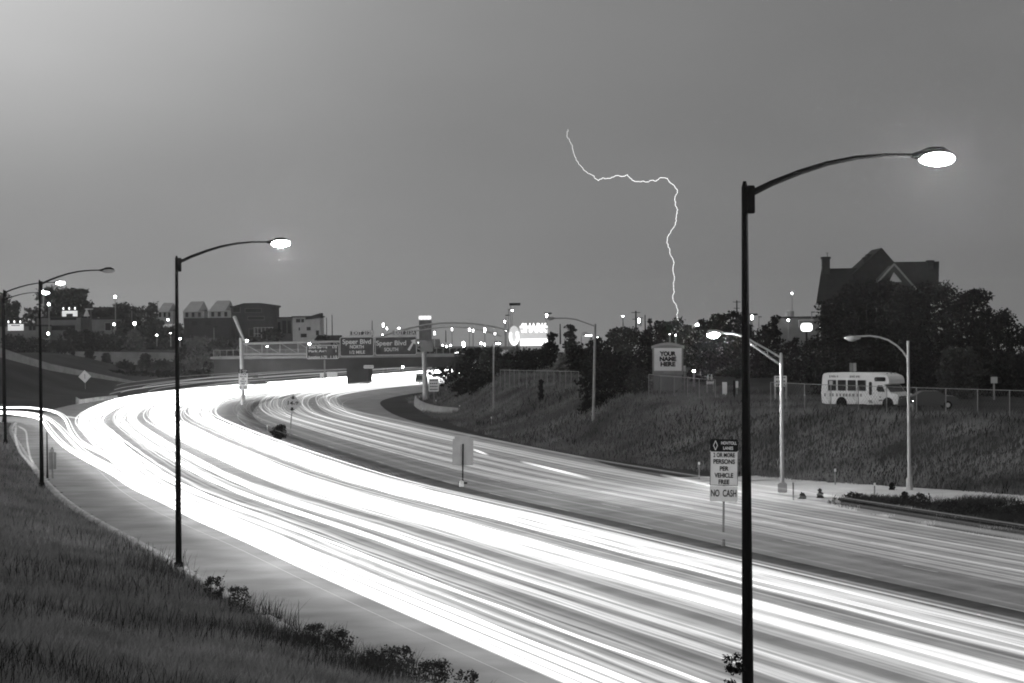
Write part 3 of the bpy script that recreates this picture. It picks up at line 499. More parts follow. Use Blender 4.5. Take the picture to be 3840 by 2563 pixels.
# ------------------------------------------------------------------ sign gantry
def gantry():
    D = 315.; k = D/FPX; b = P(1598, 1510, D); r = empty('sign_gantry', (b[0], D, 0), 'steel sign gantry carrying the Speer Blvd exit signs over the road', 'sign gantry')
    def q(x, y, dy=0.): p = P(x, y, D+dy); return (float(p[0]-b[0]), dy, float(p[2]))
    MB().tube([q(1597, 1515), q(1594, 1420), q(1588, 1300)], [.42, .34, .26], 12).build('post', M['palepole'], r, smooth=True)
    MB().tube([q(912, 1530), q(908, 1400), q(904, 1268)], [.3, .27, .24], 12).build('post', M['palepole'], r, smooth=True)
    for dy in (0, 1.3):
        c = MB().tube([q(905, 1290, dy), q(1240, 1282, dy), q(1600, 1282, dy)], .14, 8).tube([q(905, 1329, dy), q(1240, 1327, dy), q(1600, 1324, dy)], .14, 8); c.build('chord', M['palepole'], r, smooth=True)
        wb = MB(); xx = list(np.linspace(915, 1590, 11))
        for i, x in enumerate(xx):
            wb.tube([q(x, 1290-(x-905)*.02, dy), q(x, 1328-(x-905)*.008, dy)], .06, 6)
            if i < len(xx)-1: wb.tube([q(x, 1290-(x-905)*.02, dy), q(xx[i+1], 1328-(x-905)*.008, dy)], .05, 6)
        wb.build('web_bars', M['palepole'], r)
    MB().box((q(1600, 1300)[0], .3, q(1600, 1300)[2]), (1.6, 1.2, 1.4)).build('post_cabinet', M['greypole'], r, bevel=.05)
    def panel(x0, x1, y0, y1, rows, lab, dark=False, arrow=False):
        a = q(x0, y1); c = q(x1, y0); w_ = c[0]-a[0]; h_ = c[2]-a[2]; cx = (a[0]+c[0])/2; cz = (a[2]+c[2])/2
        pn = MB().prism(shift(rrect(w_, h_, .25 if h_ > 1.5 else .08), cx, cz), -.42, -.36).build('sign_panel', M['signgreen'], r); pn['label'] = lab
        rr = rrect(w_-.12, h_-.12, .22 if h_ > 1.5 else .06); e = MB(); n_ = len(rr)
        for i in range(n_): e.tube([(rr[i][0]+cx, -.43, rr[i][1]+cz), (rr[(i+1) % n_][0]+cx, -.43, rr[(i+1) % n_][1]+cz)], .035, 4)
        e.build('border', M['signwhite'], pn)
        merge_text([(t, hh, (cx+ox, -.44, cz+oz), ww, .012) for (t, hh, ox, oz, ww) in rows], M['signwhite'], pn)
        if arrow:
            z = cz+.1; x = cx+w_*.38; MB().prism([(x+.5, z+.75), (x-.15, z+.6), (x+.07, z+.38), (x-.55, z-.6), (x-.3, z-.75), (x+.26, z+.22), (x+.5, z+.05)], -.46, -.44).build('arrow', M['signwhite'], pn)
    panel(1275, 1403, 1263, 1338, [('Speer Blvd', .62, 0, .62, 3.7), ('NORTH', .42, 0, -.05, 1.8), ('1/2 MILE', .4, 0, -.75, 2.0)], 'exit panel reading Speer Blvd NORTH 1/2 MILE')
    panel(1407, 1563, 1262, 1334, [('Speer Blvd', .62, -.6, .35, 3.9), ('SOUTH', .45, -.6, -.48, 1.8)], 'exit panel reading Speer Blvd SOUTH with an arrow', arrow=True)
    panel(1312, 1403, 1240, 1260, [('EXIT 212B', .42, .1, 0, 2.7)], 'tab reading EXIT 212B'); panel(1473, 1563, 1238, 1259, [('EXIT 212A', .42, 0, 0, 2.7)], 'tab reading EXIT 212A')
    panel(1150, 1273, 1294, 1348, [('20th Street    1/2', .3, 0, .62, 3.7), ('Park Ave      1', .3, 0, .12, 3.6), ('Junction I-70   1 1/2', .32, 0, -.66, 3.8)], 'mileage panel reading 20th Street, Park Ave and Junction I-70')
    MB().box((q(1217, 1380)[0], .1, q(1217, 1385)[2]), (.2, .2, 2.4)).build('drop_post', M['greypole'], r)
gantry()
pb = P(905, 1280, 312); r = empty('street_lamp', (pb[0]-.05, 312.6, 7.9), 'lamp arm leaning from the left gantry post', 'street lamp')
kk = 312/FPX; MB().tube([(0+20*kk, 0, 0), (8*kk, 0, 20*kk), (-8*kk, 0, 60*kk), (-24*kk, 0, 100*kk)], [.07, .14, .2, .24], 8).build('arm', M['palepole'], r, smooth=True); MB().ball((-25*kk, 0, 102*kk), (.26, .2, .2), 8, 6).build('lamp_head', M['palepole'], r, smooth=True)

# ------------------------------------------------------------------ overpass
M['girder'] = mat('stained_concrete', .045, .9, .25, .4)
def overpass():
    D0, D1 = 392., 404.; b = P(1342, 1457, D0); r = empty('overpass', (b[0], D0, 0), 'road overpass with a dark girder behind the sign gantry', 'bridge')
    def q(x, y): p = P(x, y, D0); return float(p[0]-b[0]), float(p[2])
    x0, x1 = q(800, 1300)[0], q(1760, 1300)[0]; zt = q(1340, 1338)[1]; zu = q(1340, 1384)[1]
    MB().prism([(x0, zt-.2), (x1, zt-.05), (x1, zu+.35), (q(1340, 1)[0], zu), (q(1150, 1)[0], zu+.0), (q(1000, 1)[0], zu-.35), (x0, zu-1.0)], 0, 12).build('girder', M['girder'], r)
    MB().box(((x0+x1)/2, .02, zt+.02), (x1-x0+1, .5, .42)).build('deck_edge', M['rampwall'], r); MB().box(((x0+x1)/2, 12, zt+.02), (x1-x0+1, .5, .42)).build('deck_edge', M['rampwall'], r)
    rl = MB()
    for i in range(40): x = x0+(x1-x0)*i/39; rl.box((x, .1, zt+.75), (.09, .09, 1.05))
    rl.box(((x0+x1)/2, .1, zt+1.25), (x1-x0, .1, .1)); rl.build('railing', M['greypole'], r)
    MB().prism([(-1.75, zu), (-1.75, .9), (-1.2, 0), (1.2, 0), (1.75, .9), (1.75, zu)], -.6, 11).build('pier', M['girder'], r)
    MB().prism([(x0, 0), (x0, zu), (q(925, 1)[0], zu-.2), (q(980, 1)[0], 0)], 1, 11.5).build('abutment', M['girder'], r)
    a, c = q(1364, 1383), q(1401, 1370); s = MB().prism(shift(rrect(c[0]-a[0], c[1]-a[1], .15), (a[0]+c[0])/2, (a[1]+c[1])/2), -.14, -.08).build('clearance_plate', M['signwhite'], r)
    t = MB(); 
    for j in range(6): t.box((a[0]+(c[0]-a[0])*(j+1)/7, -.15, (a[1]+c[1])/2), (.12, .02, .2))
    t.build('lettering', M['greypole'], s)
overpass()
# arch bridge beyond
def arch():
    D = 620.; b = P(1690, 1300, D); r = empty('arch_bridge', (b[0], D, 3), 'slender white lattice arch bridge behind the sign gantry', 'bridge')
    def q(x, y, dy=0.): p = P(x, y, D); return (float(p[0]-b[0]), dy, float(p[2])-3)
    up = [(1425, 1262), (1480, 1246), (1540, 1230), (1600, 1218), (1650, 1212), (1700, 1211), (1750, 1212), (1800, 1217), (1850, 1225), (1895, 1236), (1960, 1256)]
    lo = [(1500, 1262), (1560, 1242), (1610, 1234), (1660, 1228), (1700, 1227), (1740, 1229), (1790, 1236), (1830, 1245), (1880, 1262)]
    for dy in (0, 6):
        MB().tube([q(*p, dy) for p in up], .22, 8).build('arch_rib', M['wallpale'], r, smooth=True); MB().tube([q(*p, dy) for p in lo], .15, 8).build('arch_rib', M['wallpale'], r, smooth=True)
    m = MB(); U = np.array(up); L_ = np.array(lo); xs_ = np.linspace(1510, 1870, 25)
    for i in range(24):
        a, c = (U, L_) if i % 2 else (L_, U); m.tube([q(xs_[i], np.interp(xs_[i], a[:, 0], a[:, 1])), q(xs_[i+1], np.interp(xs_[i+1], c[:, 0], c[:, 1]))], .06, 5)
    m.build('lattice', M['wallpale'], r); MB().tube([q(1430, 1306), q(1950, 1306)], .5, 6).build('deck', M['wallmid'], r)
arch()
# tall slim tower with a lit crown sign
D = 650.; a = P(1571, 1330, D); c = P(1620, 1200, D); r = empty('sign_tower', ((a[0]+c[0])/2, D, 2), 'tall slim tower carrying a glowing sign behind the gantry', 'tower'); wd = float(c[0]-a[0])
MB().box((0, 0, float(c[2]-2)/2), (wd*.9, 4, float(c[2])-2)).build('tower_shaft', M['wallmid'], r); lt = P(1569, 1201, D); l2 = P(1616, 1184, D)
sp_ = MB().box((0, -2.2, float(lt[2]+l2[2])/2-2), (float(l2[0]-lt[0]), .6, float(l2[2]-lt[2]))).build('crown_sign', M['glowface'], r); q = MB()
for j in range(7): q.box((float(l2[0]-lt[0])*(-.42+.14*j), -2.56, float(lt[2]+l2[2])/2-2), (.25, .08, .85 if j % 2 else .5))
q.build('lettering', M['litletter'], sp_)
# bright billboard behind the trees on the right
def aquarium():
    D = 470.; b = P(1980, 1310, D); r = empty('lit_billboard', (b[0], D, 3), 'glaring white lit billboard reading DOWNTOWN AQUARIUM SHARK behind the trees', 'billboard'); k = D/FPX
    def q(x, y): p = P(x, y, D); return float(p[0]-b[0]), float(p[2])-3
    a, c = q(1950, 1298), q(2055, 1234); pn = MB().box(((a[0]+c[0])/2, .2, (a[1]+c[1])/2), (c[0]-a[0], .4, c[1]-a[1])).build('sign_panel', M['litpanel'], r)
    merge_text([('SHARK', 1.75, ((a[0]+c[0])/2, -.05, q(1, 1253)[1]+0), 5.0, .05)], M['litletter'], pn)
    lw_, lh_ = q(1951, 1297), q(2053, 1272); MB().box(((lw_[0]+lh_[0])/2, -.06, (lw_[1]+lh_[1])/2), (lh_[0]-lw_[0], .1, lh_[1]-lw_[1]), 0).build('light_band', M['litletter'], pn)
    a, c = q(1947, 1233), q(2055, 1221); h = MB().box(((a[0]+c[0])/2, .1, (a[1]+c[1])/2), (c[0]-a[0], .5, c[1]-a[1])).build('header', M['litpanel'], r); merge_text([('DOWNTOWN AQUARIUM', .38, ((a[0]+c[0])/2, -.2, (a[1]+c[1])/2), 5.2, .02)], M['litletter'], h)
    a, c = q(1907, 1298), q(1949, 1222); w_ = c[0]-a[0]; h_ = c[1]-a[1]; cx = (a[0]+c[0])/2; cz = (a[1]+c[1])/2; m = MB()
    o_ = [(cx+w_/2*math.cos(t)*(1 if math.cos(t) > 0 else .95), cz+h_/2*math.sin(t)) for t in np.linspace(0, 2*math.pi, 24)[:-1]]; em = MB().prism(o_, .0, .3).build('round_emblem', M['litpanel'], r)
    MB().tube([(cx+w_*.33*math.cos(t), -.05, cz-h_*.05+h_*.36*math.sin(t)) for t in np.linspace(R(150), R(400), 14)], .26, 6).build('neon_tube', M['litletter'], em)
    for x in (1925, 2035): MB().box((q(x, 1)[0], .6, q(1, 1298)[1]/2), (.3, .3, q(1, 1298)[1])).build('leg', M['darkpole'], r)
aquarium()
a = P(3003, 1244, 400); c = P(3046, 1212, 400); r = empty('lit_sign', ((a[0]+c[0])/2, 400, 4), 'glaring lit square sign just left of the big dark house', 'illuminated sign'); MB().prism(shift(rrect(float(c[0]-a[0]), float(c[2]-a[2]), .5), 0, float(a[2]+c[2])/2-4), -.2, .2).build('sign_panel', M['litletter'], r); MB().box((0, .1, float(a[2]-4)/2), (.3, .2, float(a[2])-4)).build('leg', M['darkpole'], r)
fr = MB(); x = float(c[0]-a[0])/2+.3; zt_ = float(c[2])-4+.5
fr.box((0, 0, zt_), (2*x, .2, .12)); fr.box((-x, 0, zt_-.6), (.1, .2, 1.2)); fr.build('frame', M['signwhite'], r)

# ------------------------------------------------------------------ barrier at the gore on the right
gp = catmull(np.array([G(x, y, .5)[:2] for x, y in ((1560, 1497), (1566, 1510), (1590, 1524), (1625, 1535), (1665, 1541), (1722, 1546))]), 6)
V = []; F = []
for i, p in enumerate(gp):
    t = gp[min(i+1, len(gp)-1)]-gp[max(i-1, 0)]; t = t/np.linalg.norm(t); n_ = np.array([t[1], -t[0]])
    for o_, z in ((.35, 0), (.25, .25), (.1, .95), (-.1, .95), (-.25, .25), (-.35, 0)): V.append((*(p+n_*o_), z))
for i in range(len(gp)-1):
    for j in range(5): F.append((i*6+j, i*6+j+1, i*6+7+j, i*6+6+j))
gb = link_mesh('concrete_barrier', np_mesh('concrete_barrier', V, F), M['rampwall']); tag(gb, 'curved concrete barrier at the foot of the gantry post', 'barrier')
# ramp wall, the retaining wall and the low wall on the left
def wall(name, pts, h, m, label, cat='wall', thick=.35):
    V = []; F = []
    for i, p in enumerate(pts):
        for dy in (0, thick):
            for dz in (0, h if np.ndim(h) == 0 else h[i]): V.append((p[0], p[1]+dy, p[2]+dz))
    for i in range(len(pts)-1):
        a = i*4; F += [(a, a+1, a+5, a+4), (a+1, a+3, a+7, a+5), (a+3, a+2, a+6, a+7)]
    F += [(0, 2, 3, 1), (len(V)-4, len(V)-3, len(V)-1, len(V)-2)]
    return tag(link_mesh(name, np_mesh(name, V, F), m), label, cat)
wall('ramp_wall', [P(*q) for q in ((-60, 1325, 375), (18, 1345, 380), (96, 1366, 388), (191, 1391, 398), (306, 1411, 408), (421, 1428, 418), (540, 1444, 428))], [1.5, 1.45, 1.25, 1.1, .95, .65, .3], M['rampwall'], 'pale concrete wall of the ramp descending at the far left')
wall('retaining_wall', [P(*q) for q in ((150, 1392, 483), (330, 1392, 485), (500, 1394, 487), (640, 1396, 489), (720, 1398, 490))], 3.9, M['wallmid'], 'long pale retaining wall behind bushes on the left', thick=.6)
wall('gore_barrier', [G(x, y) for x, y in ((284, 1516), (300, 1515), (360, 1505), (440, 1495))], [.95, .6, .55, .5], M['concrete'], 'low pale barrier in the gore left of the bright bend', 'barrier', .4)
wall('boundary_wall', [P(*q) for q in ((860, 1345, 520), (1000, 1338, 520), (1180, 1330, 520), (1240, 1326, 520))], 2.6, M['wallmid'], 'dull wall under the dark building on the hill')

# ------------------------------------------------------------------ houses on the hill, left
def hill_box(name, label, x0, x1, yt, yb, D, depth, m, wins=(), cat='building', cornice=True, zb=None, trim='wallpale', group=None):
    a = P(x0, yb, D); c = P(x1, yt, D); w_ = float(c[0]-a[0]); zb = float(a[2])-1.5; h_ = float(c[2])-zb; r = empty(name, ((a[0]+c[0])/2, D, zb), label, cat, group)
    MB().box((0, depth/2, h_/2), (w_, depth, h_)).build('wall', M[m], r)
    if cornice: MB().box((0, depth/2, h_+.15), (w_+.5, depth+.5, .35)).build('roof', M['walldark'], r)
    for (wx0, wx1, wy0, wy1) in wins:
        p0 = P(wx0, wy1, D); p1 = P(wx1, wy0, D); cx = float(p0[0]+p1[0])/2-r.location.x; cz = float(p0[2]+p1[2])/2-zb; ww = float(p1[0]-p0[0]); hh = float(p1[2]-p0[2])
        f = MB().box((cx, .0, cz), (ww+.2, .12, hh+.2)).build('window', M[trim], r); MB().box((cx, -.07, cz), (ww, .06, hh)).build('pane', M['glass'], f)
    return r
def gable_house(x0, x1, yr, ye, yb, D, label, shed=0):
    a = P(x0, ye, D); c = P(x1, ye, D); w_ = float(c[0]-a[0]); k = D/FPX; zb = float(P(x0, yb, D)[2])-1.; ze = float(a[2])-zb; zr = float(P(x0, yr, D)[2])-zb; r = empty('gabled_house', ((a[0]+c[0])/2, D, zb), label, 'house', 'gabled houses in a row on the left hill')
    hb = float(P(x0, yb, D)[2])-zb; MB().box((0, 4, ze/2), (w_*.94, 8, ze)).build('wall', M['wallpale'], r)
    s = w_*.28; m = MB(); m.v = [(-w_/2, -.5, ze-.2), (w_/2-s, -.5, ze-.2), (-w_/2+s*1.1, 3.5, zr), (w_/2-s*.4, 3.5, zr), (w_/2, 3.5, ze+.4), (-w_/2, 8.5, ze-.2), (w_/2, 8.5, ze-.2)]
    m.f = [(0, 1, 3, 2), (1, 4, 3), (0, 2, 5), (2, 3, 6, 5), (3, 4, 6), (0, 5, 6, 4, 1)]; m.build('roof', M['roofpale'], r)
    for j in range(3):
        cx = w_*(-.3+.28*j); f = MB().box((cx, -.02, ze-.9), (w_*.17, .12, 1.3)).build('window', M['signback'], r); MB().box((cx, -.1, ze-.9), (w_*.12, .06, 1.1)).build('pane', M['glass'], f)
gable_house(588, 650, 1136, 1168, 1200, 600, 'leftmost pale gabled house of the row on the hill')
gable_house(684, 768, 1131, 1168, 1200, 596, 'middle pale gabled house of the row on the hill')
gable_house(780, 868, 1128, 1166, 1195, 592, 'rightmost pale gabled house of the row, beside the dark block')
hill_box('low_block', 'dark windowless base building under the gabled houses', 690, 870, 1192, 1262, 582, 12, 'walldark', [(720, 740, 1205, 1220), (770, 790, 1205, 1220)], cornice=False, trim='walldark')
hb = hill_box('apartment_block', 'dark unfinished apartment block with an overhanging curved roof on the hill', 868, 1026, 1152, 1278, 590, 14, 'walldark', [(874, 900, 1152, 1172), (920, 980, 1158, 1172), (935, 955, 1235, 1262), (960, 978, 1235, 1262), (930, 990, 1188, 1200)], trim='wallmid')
k_ = 590/FPX; MB().prism([(-4.8, 8.6+1.2), (-2, 9.7+.9), (2, 9.7+.9), (5.9, 9.1+.9), (5.7, 8.8+.7), (-4.8, 9.0+.6)], -1.2, 12).build('curved_roof', M['walldark'], hb)
sc = MB()
for j in range(6): sc.tube([(.5+j*.9, -1.2, 0), (.5+j*.9, -1.2, 4.6)], .06, 5)
for z in (1.6, 3.1, 4.6): sc.box((2.8, -1.2, z), (4.8, .9, .1))
sc.build('scaffold', M['wallpale'], hb)
hb = hill_box('apartment_block', 'long low unfinished block with bare studs between dark block and white flats', 1024, 1102, 1194, 1280, 600, 12, 'wallmid', [(1030, 1050, 1210, 1240), (1060, 1072, 1205, 1250), (1080, 1090, 1205, 1250)], trim='walldark')
hb = hill_box('white_flats', 'white walled flats with dark square windows on the hill', 1098, 1200, 1190, 1280, 590, 12, 'wallpale', [(1110, 1126, 1197, 1210), (1130, 1140, 1197, 1210), (1150, 1165, 1227, 1240), (1120, 1125, 1229, 1240), (1128, 1150, 1252, 1266), (1185, 1196, 1240, 1258)])
MB().prism([(-.2, 5.7+1.5), (3.5, 6.8+1.5), (3.5, 5.6+1.5), (-.2, 5.2+1.5)], -.4, 8).build('penthouse_roof', M['walldark'], hb)
hill_box('flat_block', 'low flat roofed shed between the white flats and the signs', 1215, 1272, 1258, 1285, 600, 10, 'walldark', cornice=False)
hill_box('warehouse', 'wide grey building with dark window bands on the left', 138, 302, 1192, 1252, 545, 16, 'wallmid', [(190, 285, 1192, 1200), (195, 280, 1222, 1238)], trim='walldark')
hill_box('warehouse', 'low grey building with a pale roof edge at the far left', -30, 140, 1224, 1310, 530, 16, 'wallmid', [(110, 118, 1225, 1238), (124, 132, 1225, 1238)], trim='walldark')
hill_box('garage', 'small grey garage below the unlit lamp post on the hill', 345, 430, 1198, 1250, 545, 10, 'wallmid', [(395, 415, 1212, 1240)], trim='concrete')
hill_box('shed', 'flat long shed among the trees on the wooded hill', 330, 460, 1152, 1170, 640, 10, 'walldark', cornice=False)
hill_box('kiosk', 'small pale kiosk beside the retaining wall at the far left', 120, 170, 1270, 1282, 500, 4, 'wallpale', cornice=False)
def floodlit(x0, x1, y0, y1, D, label, lamps, win=None):
    a = P(x0, y1, D); c = P(x1, y0, D); w_ = float(c[0]-a[0]); h_ = float(c[2]-a[2]); r = empty('floodlit_board', ((a[0]+c[0])/2, D, float(a[2])), label, 'billboard', 'floodlit boards on the left')
    pn = MB().box((0, 0, h_/2), (w_, .3, h_)).build('board', M['glowface'], r)  # the board itself glows; the floodlights' light is put into its material
    if win: MB().box((w_*win[0], -.2, h_*win[1]), (w_*win[2], .1, h_*win[3])).build('dark_field', M['walldark'], pn)
    for j in range(3):
        lx = w_*(-.42+.38*j)+(w_*.05 if lamps else 0); f = MB().ball((lx, -.8, h_+.5), (.16, .16, .3), 8, 6).build('floodlight', M['lampweak'], r, smooth=True)
    return r
floodlit(30, 88, 1216, 1241, 522, 'white floodlit board under three lamps at the far left', 0, (.0, .78, .55, .12))
floodlit(233, 290, 1166, 1188, 540, 'white floodlit shop front under three lamps among the trees', 1, (.0, .25, .42, .5))
ta = P(325, 1187, 520); tag(MB().tube([(0, 0, 0), (0, 0, 1.6)], [.7, .05], 8).build('canopy_tent', M['wallpale'], loc=(ta[0], 520, float(ta[2]))), 'small pale pointed tent right of the floodlit shop front', 'tent')
a = P(322, 1160, 530); r = empty('petrol_canopy', (a[0], 530, float(a[2])-2.2), 'small pale canopy on two thin posts right of the shop front', 'canopy'); MB().box((.7, 0, 2.2), (1.6, 1.2, .25)).build('roof', M['wallpale'], r)
for x in (.4, 1.1): MB().box((x, 0, 1.05), (.08, .08, 2.1)).build('post', M['greypole'], r)

# ------------------------------------------------------------------ the big dark house on the right
def house():
    D = 240.; b = P(3290, 1480, D); zb = 3.6; r = empty('gabled_house', (b[0], D, zb), 'big dark Victorian house with steep roofs and chimneys above the trees', 'house')
    def q(x, y, dd=4.2): p = P(x, y, D+dd); return float(p[0]-b[0]), float(p[2])-zb
    x0, ze = q(3058, 1138, .5); x1, _ = q(3518, 1070, .2); zr = q(3140, 1007)[1]; zr2 = q(3430, 982)[1]; xm = q(3360, 1)[0]; xl = q(3072, 1)[0]
    MB().box(((x0+x1)/2+.6, 6, ze/2), (x1-x0-2.4, 9, ze)).build('wall', M['walldark'], r)
    m = MB(); m.v = [(x0, 0, ze), (xl, 4.5, zr), (x0+1.35, 10.5, ze), (xm, 0, ze), (xm, 4.5, zr), (xm, 10.5, ze)]; m.f = [(0, 3, 4, 1), (1, 4, 5, 2), (0, 1, 2), (3, 5, 4), (0, 2, 5, 3)]; m.build('roof', M['roofdark'], r)
    m = MB(); xr = q(3514, 1)[0]; m.v = [(xm-2.5, .2, ze), (xm-2.5, 4.4, zr2), (xm-2.5, 10.3, ze), (x1, .2, ze), (xr, 4.4, zr2), (x1, 10.3, ze)]; m.f = [(0, 3, 4, 1), (1, 4, 5, 2), (0, 1, 2), (3, 5, 4), (0, 2, 5, 3)]; m.build('roof', M['roofdark'], r)
    pk = q(3297, 932); el_ = q(3190, 1030); er = q(3436, 1092)
    MB().prism([el_, (pk[0], pk[1]), er, (er[0], ze-1.), (el_[0], ze-1.)], 2.5, 9.5).build('cross_gable', M['roofdark'], r)
    g1, g0, g2 = q(3352, 995, -.9), q(3292, 1058, -.9), q(3428, 1075, -.9)
    gb_ = MB().prism([g0, g1, g2, (g2[0], ze-2), (g0[0], ze-2)], -.9, 2.5).build('front_gable', M['walldark'], r)
    MB().prism([q(3334, 1058, -1), q(3352, 1022, -1), q(3382, 1058, -1)], -1.0, -.92).build('pale_gable_field', M['wallpale'], gb_)
    for j in (3348, 3356, 3364): MB().box((q(j, 1, -1)[0], -1.03, q(1, 1048)[1]), (.1, .05, .6)).build('window_bar', M['walldark'], gb_)
    e = MB().tube([(g0[0]-.3, -1.1, g0[1]-.35), (g1[0], -1.1, g1[1]+.1)], .1, 5).tube([(g1[0], -1.1, g1[1]+.1), (g2[0]+.2, -1.1, g2[1]-.3)], .1, 5).build('bargeboard', M['greypole'], r)
    for (xa, xb, yt, yb, dy) in ((3082, 3109, 964, 1030, 4), (3237, 3270, 965, 1020, 4), (3255, 3275, 953, 1000, 5), (3476, 3497, 977, 1030, 4)):
        a, c = q(xa, yb), q(xb, yt); ch = MB().box(((a[0]+c[0])/2, dy, (a[1]+c[1])/2), (c[0]-a[0], .8, c[1]-a[1])).box(((a[0]+c[0])/2, dy, c[1]-.12), (c[0]-a[0]+.16, .95, .2)).build('chimney', M['walldark'], r)
        if xa == 3082: MB().tube([(c[0]-.2, dy, c[1]), (c[0]-.2, dy, c[1]+.4)], .03, 5).box((c[0]-.2, dy, c[1]+.4), (.3, .03, .03)).build('aerial', M['darkpole'], ch)
    MB().box((x0+1.6, -.3, ze-.12), (3.4, .5, .16)).build('gutter', M['greypole'], r)
    MB().tube([q(3105, 1)[:1]+(-.6, ze-.2), (q(3062, 1)[0], -.6, q(1, 1180)[1])], .16, 5).build('porch_rafter', M['greypole'], r)
    MB().box((q(3078, 1)[0], 1.0, q(1, 1200)[1]/1-.8), (.9, 4, 3.)).build('porch_wall', M['walldark'], r)
house()
a = P(2925, 1260, 420); c = P(3078, 1192, 420); r = empty('warehouse', ((a[0]+c[0])/2, 422, 3.5), 'grey flat roofed store behind the lit square sign', 'building'); h_ = float(c[2])-3.5; MB().box((0, 5, h_/2), (float(c[0]-a[0]), 10, h_)).build('wall', M['wallmid'], r); MB().box((0, 5, h_+.1), (float(c[0]-a[0])+.4, 10.4, .3)).build('roof', M['walldark'], r)
MB().tube([(-1.3, 2, h_), (-1.3, 2, h_+1.2)], .7, 10).build('roof_tank', M['palepole'], r, smooth=True)

# ------------------------------------------------------------------ bus
def bus():
    D = 178.; b = P(3250, 1520, D); z0 = tz(b[0]+.3, D); rz = R(-41); k = D/FPX
    rear = P(3091, 1500, D+1.9); r = empty('shuttle_bus', (rear[0]+.5, D+2.6, 3.36), 'white shuttle bus parked on top of the bank behind the fence', 'bus', rz=rz)
    W = 2.15; prof = [(0, .42), (-.06, 1.2), (.08, 2.45), (.2, 2.6), (.6, 2.66), (4.4, 2.66), (5.2, 2.58), (5.7, 2.42), (5.83, 2.2), (5.86, 1.86), (5.45, 1.80), (5.93, 1.24), (6.5, 1.1), (6.62, .95), (6.62, .42), (6.3, .36), (.3, .34)]
    bd = MB().prism(prof, -W/2, W/2).build('body', M['buswhite'], r, bevel=.035)
    s = -W/2-.012
    for j in range(4):
        x = .55+.86*j; f = MB().prism(shift(rrect(.78, .84, .08), x+.39, 1.73), s-.01, s+.02).build('window', M['signback'], r); MB().prism(shift(rrect(.70, .76, .07), x+.39, 1.73), s-.02, s-.012).build('pane', M['glass'], f)
        if j == 0: MB().box((x+.3, s-.024, 1.92), (.3, .004, .3)).build('painted_reflection', M['signback'], f)  # pale plate paints a reflection onto the first side window
    f = MB().prism(shift(rrect(.72, 1.95, .06), 4.28, 1.3), s-.008, s+.01).build('door', M['buswhite'], r); MB().prism(shift(rrect(.26, .98, .1), 4.28, 1.52), s-.02, s-.012).build('door_window', M['glass'], f)
    f = MB().prism([(4.9, 1.28), (4.9, 1.76), (5.3, 1.76), (5.5, 1.28)], s-.012, s+.01).build('cab_window', M['glass'], r)
    MB().prism(shift(rrect(.95, .32, .12), 5.1, 2.2), s-.02, s+.02).build('cap_window', M['glass'], r)
    # windscreen, hood, grille
    m = MB(); y_ = W/2-.12; m.v = [(5.49, -y_, 1.77), (5.49, y_, 1.77), (5.95, y_, 1.26), (5.95, -y_, 1.26), (5.46, -y_, 1.76), (5.46, y_, 1.76), (5.92, y_, 1.25), (5.92, -y_, 1.25)]
    m.f = [(0, 1, 2, 3), (4, 7, 6, 5), (0, 4, 5, 1), (1, 5, 6, 2), (2, 6, 7, 3), (3, 7, 4, 0)]; m.build('windscreen', mat('screen_glass', .05, .1), r)
    gr = MB().box((6.635, 0, .80), (.04, W-.3, .30)).build('grille', M['signblack'], r)
    bars = MB()
    for j in range(3): bars.box((6.66, 0, .7+.09*j), (.015, W-.9, .02))
    bars.build('grille_bars', M['chrome'], gr)
    for sy in (-1, 1): MB().box((6.665, sy*(W/2-.32), .81), (.03, .2, .16)).build('headlight', M['lampoff'], r)
    MB().box((6.68, 0, .50), (.14, W-.05, .16)).build('bumper', M['signback'], r, bevel=.03)
    for x in (1.75, 5.75):
        wa = MB().tube([(x, -W/2-.02, .42), (x, -W/2+.1, .42)], .47, 20).build('wheel_arch', M['signblack'], r)
        for sy in (-1, 1):
            wh = MB().tube([(x, sy*(W/2-.16)-.11, .36), (x, sy*(W/2-.16)+.11, .36)], .36, 20).build('wheel', M['rubber'], r, smooth=True); MB().tube([(x, sy*(W/2-.04)-.02, .36), (x, sy*(W/2-.04)+.02, .36)], .2, 14).build('rim', M['palepole'], wh)
    lt = MB()
    for i, (x, w_) in enumerate(((.75, .1), (.92, .08), (1.02, .07), (1.12, .07), (1.22, .07), (1.42, .1), (2.55, .1), (2.68, .07), (2.78, .07), (2.88, .07), (3.08, .09), (3.2, .07), (3.3, .07))): lt.box((x, s-.006, 2.38+.015*(i % 2)), (w_, .01, .14 if i % 3 else .18))
    for x, w_ in ((.3, .14), (.75, .1), (1.0, .16), (1.35, .16), (1.65, .16), (1.95, .18), (2.2, .18), (2.48, .16), (2.8, .2), (3.15, .16), (3.45, .16)): lt.box((x, s-.006, 1.02), (w_, .01, .22))
    for x, z in ((4.25, .62), (5.1, .9), (5.12, .66), (4.3, .52)): lt.box((x, s-.016, z), (.3 if z < .7 else .14, .01, .1))
    lt.build('lettering', mat('faded_blue', .22, .6), bd)
    for j in range(3): MB().ball((5.35+.02*j, -.5+.5*j, 2.6), (.1, .06, .05), 8, 5).build('marker_light', M['lampoff'], r)
    MB().box((4.95, s-.14, 1.5), (.06, .12, .26)).build('mirror', M['signblack'], r)
bus()
